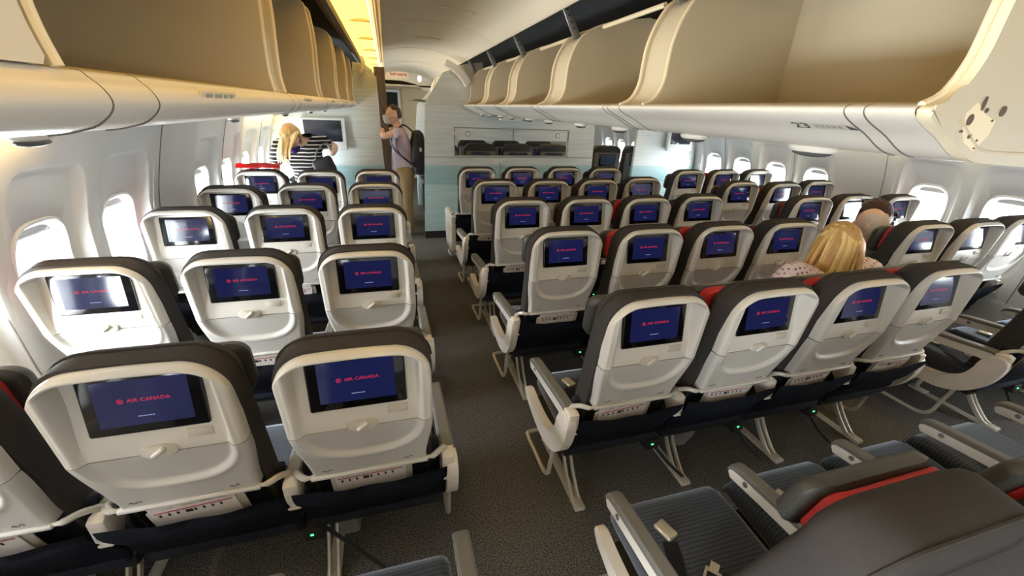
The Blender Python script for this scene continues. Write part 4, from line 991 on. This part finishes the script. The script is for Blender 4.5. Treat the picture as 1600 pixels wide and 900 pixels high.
M_BLOND = [mat('blond_dark', (190, 144, 82), 0.5, noise=0.15, nscale=60), mat('blond_mid', (212, 170, 100), 0.45, noise=0.12, nscale=60), mat('blond_light', (232, 198, 132), 0.45, noise=0.1, nscale=60)]
M_BLOND2 = [mat('pale_blond_dark', (190, 146, 84), 0.5, noise=0.15, nscale=60), mat('pale_blond_mid', (222, 186, 120), 0.45, noise=0.12, nscale=60), mat('pale_blond_light', (240, 218, 172), 0.45, noise=0.1, nscale=60)]
M_BROWNH = mat('dark_brown_hair', (58, 34, 28), 0.5, noise=0.3, nscale=40)
M_GREYH = mat('white_hair', (206, 192, 176), 0.7, noise=0.15, nscale=60)
M_DHAIR = mat('short_dark_hair', (74, 60, 50), 0.8, noise=0.2, nscale=80)
M_STRIPE = striped('striped_jersey', (30, 29, 31), (205, 198, 188), 'Z', 8.2, 1.6, 0.85, sharp=0.19, detail_scale=0.8)
M_LAV = mat('lavender_tshirt', (190, 172, 184), 0.85, noise=0.06, nscale=14)
M_KHAKI = mat('khaki_trousers', (140, 118, 82), 0.85, noise=0.1, nscale=14)
M_JEAN = mat('dark_trousers', (44, 46, 58), 0.85)
M_PURPLE = mat('purple_mask', (74, 44, 122), 0.7)
M_GREEN = mat('grey_green_shirt', (126, 130, 120), 0.85, noise=0.25, nscale=60)
M_NYLON = mat('black_nylon', (22, 22, 24), 0.6, noise=0.2, nscale=20)
def crochet():
    m = mat('pink_crochet', (226, 206, 206), 0.85); nt = m.node_tree; b = nt.nodes['Principled BSDF']
    tc = nt.nodes.new('ShaderNodeTexCoord'); mp = nt.nodes.new('ShaderNodeMapping'); mp.inputs['Scale'].default_value = (48, 48, 48); mp.inputs['Rotation'].default_value = (0.3, 0.2, 0.5)
    v = nt.nodes.new('ShaderNodeTexVoronoi'); v.inputs['Scale'].default_value = 1.0; v.inputs['Randomness'].default_value = 0.12
    cr = nt.nodes.new('ShaderNodeValToRGB'); cr.color_ramp.elements[0].color = lin((120, 84, 96)); cr.color_ramp.elements[1].color = lin((228, 208, 208)); cr.color_ramp.elements[0].position = 0.25; cr.color_ramp.elements[1].position = 0.36
    nt.links.new(tc.outputs['Object'], mp.inputs['Vector']); nt.links.new(mp.outputs['Vector'], v.inputs['Vector']); nt.links.new(v.outputs['Distance'], cr.inputs['Fac']); nt.links.new(cr.outputs['Color'], b.inputs['Base Color']); return m
M_CROCHET = crochet()
rng = random.Random(3)

# --- standing woman in stripes, bent forward, head bowed, in front of the left bulkhead
p = thing('person', 'standing woman with blond hair and striped top, head bowed, purple mask', 'person', (-0.9, 4.0, 0))
B = Vector((-0.9, 4.0, 0))
def L_(x, y, z): return (x-B.x, y-B.y, z-B.z)
hips = L_(-0.86, 4.08, 0.93); waist = L_(-0.87, 4.02, 1.06); chest = L_(-0.89, 3.87, 1.23); nk = L_(-0.90, 3.78, 1.335)
sl = L_(-1.08, 3.84, 1.26); sr = L_(-0.69, 3.86, 1.33); el = L_(-1.15, 3.80, 1.02); er = L_(-0.555, 3.92, 1.25)
hl = L_(-1.05, 3.62, 0.92); hr = L_(-0.575, 3.70, 1.20)
HM = rot_m(L_(-0.915, 3.655, 1.365), rx=math.radians(-40), ry=math.radians(4), rz=PI+0.1)
ch = [[(hips, 0.10), (waist, 0.09), (chest, (0.115, 0.08)), (nk, 0.055), (L_(-0.91, 3.70, 1.36), 0.05)],
      [(chest, (0.115, 0.08)), (sr, 0.048), (er, 0.043), (hr, 0.03)], [(chest, (0.115, 0.08)), (sl, 0.048), (el, 0.043), (hl, 0.03)],
      [(hips, 0.10), (L_(-0.97, 4.08, 0.85), 0.075), (L_(-0.97, 4.06, 0.48), 0.055), (L_(-0.97, 4.10, 0.08), 0.042), (L_(-0.97, 4.0, 0.04), 0.035)],
      [(hips, 0.10), (L_(-0.76, 4.08, 0.85), 0.075), (L_(-0.76, 4.06, 0.48), 0.055), (L_(-0.76, 4.10, 0.08), 0.042), (L_(-0.76, 4.0, 0.04), 0.035)]]
hand(p, L_(-0.578, 3.665, 1.195), (0.0, -0.75, -0.25), (0.6, -0.1, 0.7), ch); hand(p, L_(-1.03, 3.58, 0.90), (0.1, -0.8, -0.4), (-0.3, -0.2, 0.8), ch)
skin_obj('body', ch, M_SKIN, p, sub=2, voxel=0.009, extra_bm=head_bm(HM))
ch = [[(L_(-0.86, 4.09, 0.80), 0.18), (L_(-0.86, 4.08, 0.92), 0.19), (waist, (0.165, 0.14)), (chest, (0.185, 0.13)), (L_(-0.90, 3.80, 1.30), (0.10, 0.08))],
      [(chest, (0.185, 0.13)), (sr, 0.083), (L_(-0.58, 3.91, 1.265), 0.066)], [(chest, (0.185, 0.13)), (sl, 0.085), (L_(-1.14, 3.81, 1.08), 0.068)]]
skin_obj('striped_top', ch, M_STRIPE, p, sub=2)
ch = [[(hips, 0.15), (L_(-0.97, 4.08, 0.80), 0.105), (L_(-0.97, 4.06, 0.48), 0.078), (L_(-0.97, 4.10, 0.08), 0.06)], [(hips, 0.15), (L_(-0.76, 4.08, 0.80), 0.105), (L_(-0.76, 4.06, 0.48), 0.078), (L_(-0.76, 4.10, 0.08), 0.06)]]
skin_obj('trousers', ch, M_JEAN, p, sub=2)
mb = MB(); hair_cap(mb, HM, (0.094, 0.112, 0.130), lambda x, y, z: (y < 0.45 or z > 0.50) and z > -0.62)
for k in range(13):
    a = -0.9+1.8*k/12; q = HM @ Vector((0.088*math.sin(a*1.2), 0.02+0.03*rng.random(), 0.085)); 
    lock(mb, [q, q+Vector((0.03*a, -0.05, -0.05)), q+Vector((-0.035+0.05*a, -0.075, -0.14)), q+Vector((-0.05+0.045*a, -0.07, -0.20-0.05*rng.random()))], 0.020, rng)
for k in range(6):
    q = HM @ Vector((0.07-0.01*k, 0.03, 0.05)); lock(mb, [q, q+Vector((-0.02, -0.05, -0.07)), q+Vector((-0.055, -0.06, -0.17)), q+Vector((-0.06+0.01*k, -0.06, -0.25))], 0.017, rng)
mb.build('hair', M_BLOND2, p)
mb = MB(); Mm = HM; rows = []
for j in range(7):
    v = j/6; rows.append([Mm @ Vector((0.068*math.sin(u*1.35)*(1-0.25*v), 0.084+0.056*math.cos(u*1.1)-0.026*v*v-0.018*u*u-0.008, -0.012-0.10*v)) for u in [-1+2*i/10 for i in range(11)]])
mb.grid(rows); bmesh.ops.solidify(mb.bm, geom=mb.bm.faces[:], thickness=-0.006)
for s_ in (-1, 1): mb.tube([Mm @ Vector((s_*0.062, 0.065, -0.03)), Mm @ Vector((s_*0.078, 0.02, -0.01)), Mm @ Vector((s_*0.083, -0.01, 0.01))], 0.003, 5)
mb.build('face_mask', M_PURPLE, p)
t = thing('shoulder_bag', 'black shoulder bag held under the striped arm', 'bag', (-0.66, 3.70, 1.08))
mb = MB(); mb.box((0, 0, 0), (0.20, 0.10, 0.17), 0.03, 3, rot=Matrix.Rotation(-0.35, 3, 'Y')); mb.build('body', M_NYLON, t)
mb = MB(); mb.tube(spline([(-0.08, 0.0, 0.06), (-0.05, -0.02, 0.15), (0.04, 0.06, 0.22), (0.09, 0.06, 0.10)], 4), 0.011, 6, flat=(1.6, 0.5)); mb.build('strap', M_GREYP, t)

# --- man standing in the left aisle with a backpack, looking left
p = thing('person', 'man in lavender T-shirt and khaki trousers standing in the aisle, white mask', 'person', (0.13, 4.78, 0))
B = Vector((0.13, 4.78, 0))
hips = L_(0.17, 4.78, 0.92); waist = L_(0.165, 4.78, 1.08); chest = L_(0.15, 4.78, 1.28); nk = L_(0.125, 4.78, 1.43)
sn = L_(0.125, 4.60, 1.375); sf = L_(0.125, 4.95, 1.375); en = L_(-0.075, 4.58, 1.32); hn = L_(-0.075, 4.65, 1.42); ef = L_(-0.09, 4.93, 1.36); hf = L_(-0.05, 4.86, 1.54)
HM = rot_m(L_(0.075, 4.78, 1.565), rx=math.radians(4), rz=PI/2+0.35)
ch = [[(hips, (0.10, 0.08)), (waist, (0.105, 0.075)), (chest, (0.125, 0.085)), (nk, 0.06), (L_(0.10, 4.78, 1.50), 0.055)],
      [(chest, (0.125, 0.085)), (sn, 0.05), (en, 0.045), (hn, 0.032)], [(chest, (0.125, 0.085)), (sf, 0.05), (ef, 0.045), (hf, 0.032)],
      [(hips, (0.10, 0.08)), (L_(0.17, 4.69, 0.84), 0.075), (L_(0.16, 4.68, 0.48), 0.062), (L_(0.18, 4.68, 0.08), 0.045), (L_(0.08, 4.68, 0.04), 0.036)],
      [(hips, (0.10, 0.08)), (L_(0.17, 4.87, 0.84), 0.075), (L_(0.14, 4.88, 0.48), 0.062), (L_(0.16, 4.88, 0.08), 0.045), (L_(0.06, 4.88, 0.04), 0.036)]]
hand(p, L_(-0.075, 4.67, 1.45), (-0.05, 0.3, 0.5), (-0.8, -0.3, 0.2), ch); hand(p, L_(-0.04, 4.84, 1.57), (0.25, -0.1, 0.6), (-0.8, 0.2, 0.2), ch)
skin_obj('body', ch, M_SKIN, p, sub=2, voxel=0.009, extra_bm=head_bm(HM))
ch = [[(L_(0.17, 4.78, 0.82), (0.18, 0.15)), (L_(0.17, 4.78, 0.94), (0.185, 0.155)), (waist, (0.165, 0.13)), (chest, (0.19, 0.135)), (L_(0.13, 4.78, 1.40), (0.10, 0.08))],
      [(chest, (0.19, 0.135)), (sn, 0.083), (L_(0.03, 4.585, 1.345), 0.068)], [(chest, (0.19, 0.135)), (sf, 0.083), (L_(0.03, 4.945, 1.365), 0.068)]]
skin_obj('t_shirt', ch, M_LAV, p, sub=2)
ch = [[(L_(0.17, 4.78, 1.0), (0.165, 0.14)), (L_(0.17, 4.78, 0.90), (0.17, 0.145)), (L_(0.17, 4.69, 0.80), 0.11), (L_(0.165, 4.68, 0.48), 0.088), (L_(0.18, 4.68, 0.08), 0.075)], [(L_(0.17, 4.78, 0.90), (0.17, 0.145)), (L_(0.17, 4.87, 0.80), 0.11), (L_(0.145, 4.88, 0.48), 0.088), (L_(0.16, 4.88, 0.08), 0.075)]]
skin_obj('trousers', ch, M_KHAKI, p, sub=2)
mb = MB(); hair_cap(mb, HM, (0.080, 0.101, 0.123), lambda x, y, z: z > -0.35 and (z > 0.42 or y < -0.05) and (y < 0.55 or z > 0.72)); mb.build('hair', M_DHAIR, p)
mb = MB(); rows = []
for j in range(7):
    v = j/6; rows.append([HM @ Vector((0.070*math.sin(u*1.4)*(1-0.25*v), 0.082+0.058*math.cos(u*1.1)-0.026*v*v-0.018*u*u-0.008, -0.008-0.098*v)) for u in [-1+2*i/10 for i in range(11)]])
mb.grid(rows); bmesh.ops.solidify(mb.bm, geom=mb.bm.faces[:], thickness=-0.006)
for s_ in (-1, 1): mb.tube([HM @ Vector((s_*0.064, 0.06, -0.02)), HM @ Vector((s_*0.080, 0.02, -0.005)), HM @ Vector((s_*0.085, -0.012, 0.012))], 0.003, 5)
mb.build('face_mask', M_WHITE, p)
t = thing('backpack', 'black backpack on the back of the aisle man', 'bag', (0.36, 4.77, 1.12))
mb = MB(); loops = []
for z, a, b in ((-0.27, 0.05, 0.12), (-0.26, 0.085, 0.155), (-0.1, 0.11, 0.165), (0.12, 0.10, 0.16), (0.24, 0.07, 0.14), (0.275, 0.035, 0.10)):
    loops.append([(x, y, z) for x, y in [sup(2*PI*k/28, a, b, b, 3.5) for k in range(28)]])
mb.loft(loops); mb.build('body', M_NYLON, t)
mb = MB(); mb.box((0.085, 0, -0.09), (0.07, 0.22, 0.22), 0.03, 3); mb.build('front_pocket', M_NYLON, t)
mb = MB(); mb.box((0.02, -0.168, 0.05), (0.03, 0.008, 0.05), 0.003); mb.build('tag', M_MARKL, t)
for s_ in (-1, 1):
    mb = MB(); mb.tube(spline([(-0.05, s_*0.09, 0.25), (-0.17, s_*0.13, 0.335), (-0.30, s_*0.17, 0.25), (-0.335, s_*0.19, 0.12), (-0.25, s_*0.205, 0.0), (-0.05, s_*0.15, -0.17)], 5), 0.016, 8, flat=(1.5, 0.5)); mb.build('strap', M_NYLON, t)
mb = MB(); mb.tube(spline([(-0.24, -0.185, 0.27), (-0.28, -0.21, 0.10), (-0.20, -0.215, -0.05), (-0.06, -0.17, -0.14)], 5), 0.010, 6, flat=(1.5, 0.6)); mb.build('cross_strap', M_NYLON, t)

# --- seated people in the right half
def seated(label, X, Y, head, neckdy, hair_fn, top_mat, top_name, lean=0.0, head_rz=0.0, head_rx=0.0, skin=M_SKIN, shoulder=0.20, sz=0.0, sh=0.20):
    global B
    p = thing('person', label, 'person', (X, Y, 0.44)); B = Vector((X, Y, 0.44))
    hx, hy, hz = head
    hips = L_(X, Y+0.34, 0.545); waist = L_(X+0.3*(hx-X), Y+0.36, 0.68); chest = L_(X+0.75*(hx-X), Y+neckdy, 0.82+sz); nk = L_(hx, hy-0.02, hz-0.15); hb = L_(hx, hy-0.015, hz-0.09)
    s1 = L_(hx-shoulder, hy-0.03, hz-sh); s2 = L_(hx+shoulder, hy-0.03, hz-sh); e1 = L_(hx-shoulder-0.02, hy+0.10, hz-0.45); e2 = L_(hx+shoulder-0.03, hy+0.10, hz-0.45)
    h1 = L_(hx-0.12, hy+0.26, hz-0.47); h2 = L_(hx+0.10, hy+0.26, hz-0.47)
    HM = rot_m(L_(hx, hy, hz), rx=head_rx, rz=head_rz)
    ch = [[(hips, (0.10, 0.08)), (waist, 0.09), (chest, (0.11, 0.075)), (nk, 0.056), (hb, 0.055)], [(chest, (0.11, 0.075)), (s1, 0.048), (e1, 0.042), (h1, 0.032)], [(chest, (0.11, 0.075)), (s2, 0.048), (e2, 0.042), (h2, 0.032)]]
    for s_ in (-1, 1): ch.append([(hips, (0.10, 0.08)), (L_(X+s_*0.09, Y+0.42, 0.53), 0.07), (L_(X+s_*0.09, Y+0.70, 0.51), 0.06), (L_(X+s_*0.09, Y+0.68, 0.10), 0.042), (L_(X+s_*0.09, Y+0.76, 0.05), 0.034)])
    hand(p, L_(hx-0.10, hy+0.30, hz-0.475), (0.4, 0.8, 0.0), (0, 0, 1), ch); hand(p, L_(hx+0.08, hy+0.30, hz-0.475), (-0.4, 0.8, 0.0), (0, 0, 1), ch)
    skin_obj('body', ch, skin, p, sub=2, voxel=0.010, extra_bm=head_bm(HM))
    k = lambda v, s_: tuple(v)
    ch = [[(hips, (0.16, 0.135)), (waist, (0.155, 0.135)), (chest, (0.18, 0.125)), (L_(hx, hy-0.025, hz-0.19), (0.09, 0.075))], [(chest, (0.18, 0.125)), (s1, 0.080), (e1, 0.062)], [(chest, (0.18, 0.125)), (s2, 0.080), (e2, 0.062)]]
    skin_obj(top_name, ch, top_mat, p, sub=2)
    ch = []
    for s_ in (-1, 1): ch.append([(L_(X, Y+0.36, 0.53), (0.15, 0.10)), (L_(X+s_*0.09, Y+0.45, 0.53), 0.095), (L_(X+s_*0.09, Y+0.70, 0.51), 0.072), (L_(X+s_*0.09, Y+0.68, 0.10), 0.058)])
    skin_obj('trousers', ch, M_JEAN, p, sub=2)
    mb = MB(); m = hair_fn(mb, HM); mb.build('hair', m, p)
    return p, HM
def long_blond(mb, HM):
    hair_cap(mb, HM, (0.084, 0.104, 0.122), lambda x, y, z: (y < 0.35 or z > 0.45) and z > -0.75)
    for k in range(130):
        a = -2.1+4.2*((k*0.618) % 1.0)
        up = rng.choice((0.0, 0.25, 0.5, 0.75)); c = 1-0.75*up
        q = HM @ Vector((0.084*math.sin(a)*c, -0.098*math.cos(a)*c, 0.02+0.098*math.sin(up*PI/2)))
        q1 = HM @ Vector((0.090*math.sin(a), -0.106*math.cos(a), 0.0))
        out = Vector((math.sin(a), -math.cos(a)*0.55, 0)); j = [rng.uniform(-0.022, 0.022) for _ in range(4)]
        pts = [q, q1+Vector((j[0]*0.3, 0, 0.03))] if up > 0 else [q]
        pts += [q1+out*0.018+Vector((j[0], 0, -0.07)), q1+out*0.028+Vector((j[1], 0, -0.13)), q1+out*0.042+Vector((j[2], 0, -0.19)), q1+out*(0.055+0.03*rng.random())+Vector((j[3], 0, -0.23-0.06*rng.random()))]
        lock(mb, pts, rng.uniform(0.006, 0.011), rng, flat=(1.3, 0.7))
    return M_BLOND
def bald_white(mb, HM):
    hair_cap(mb, HM, (0.079, 0.100, 0.120), lambda x, y, z: -0.5 < z < 0.72 and y < 0.2+0.3*max(0, -z)); return M_GREYH
def dark_up(mb, HM):
    hair_cap(mb, HM, (0.100, 0.118, 0.132), lambda x, y, z: (y < 0.4 or z > 0.4) and z > -0.55)
    for s_ in (0, 1, 2):
        c = HM @ Vector((0.10, -0.05, 0.02-0.035*s_)); mb.tube([c+Vector((0.028*math.cos(t)+0.01, 0, 0.026*math.sin(t))) for t in [2*PI*i/12 for i in range(12)]], 0.011, 6)
    return M_BROWNH
seated('woman with long blond hair in a pink crochet top, seated seen from behind', 2.24, 0.0727, (2.175, 0.47, 1.105), 0.36, long_blond, M_CROCHET, 'crochet_top', shoulder=0.27, sh=0.105)
seated('bald elderly man in a grey green collar, seated by the right aisle', 3.24, 0.719, (3.185, 0.99, 1.035), 0.30, bald_white, M_GREEN, 'shirt', head_rz=0.2, shoulder=0.19, sz=-0.04)
seated('dark haired person mostly hidden behind the bald man', 3.60, 0.719, (3.40, 1.13, 1.055), 0.36, dark_up, M_JEAN, 'top', head_rz=-0.2, shoulder=0.18, sz=-0.04)

# ------------------------------------------------------------------ loose things
t = thing('blanket', 'red blanket folded over the back of the farthest left window seat', 'blanket', (XL, YL+4*PL, 1.14))
mb = MB(); rows = []
for j in range(9):
    v = j/8; a = -0.3+v*2.6
    rows.append([(u*0.17, 0.06-0.085*math.cos(a)+0.004*math.sin(8*u), 0.008+0.028*math.sin(min(a, PI))+0.004*math.sin(5*u+2*v)-0.05*max(0, v-0.7)) for u in [-1+2*i/14 for i in range(15)]])
mb.grid(rows); bmesh.ops.solidify(mb.bm, geom=mb.bm.faces[:], thickness=0.012); mb.build('cloth', M_RED, t, angle=70)
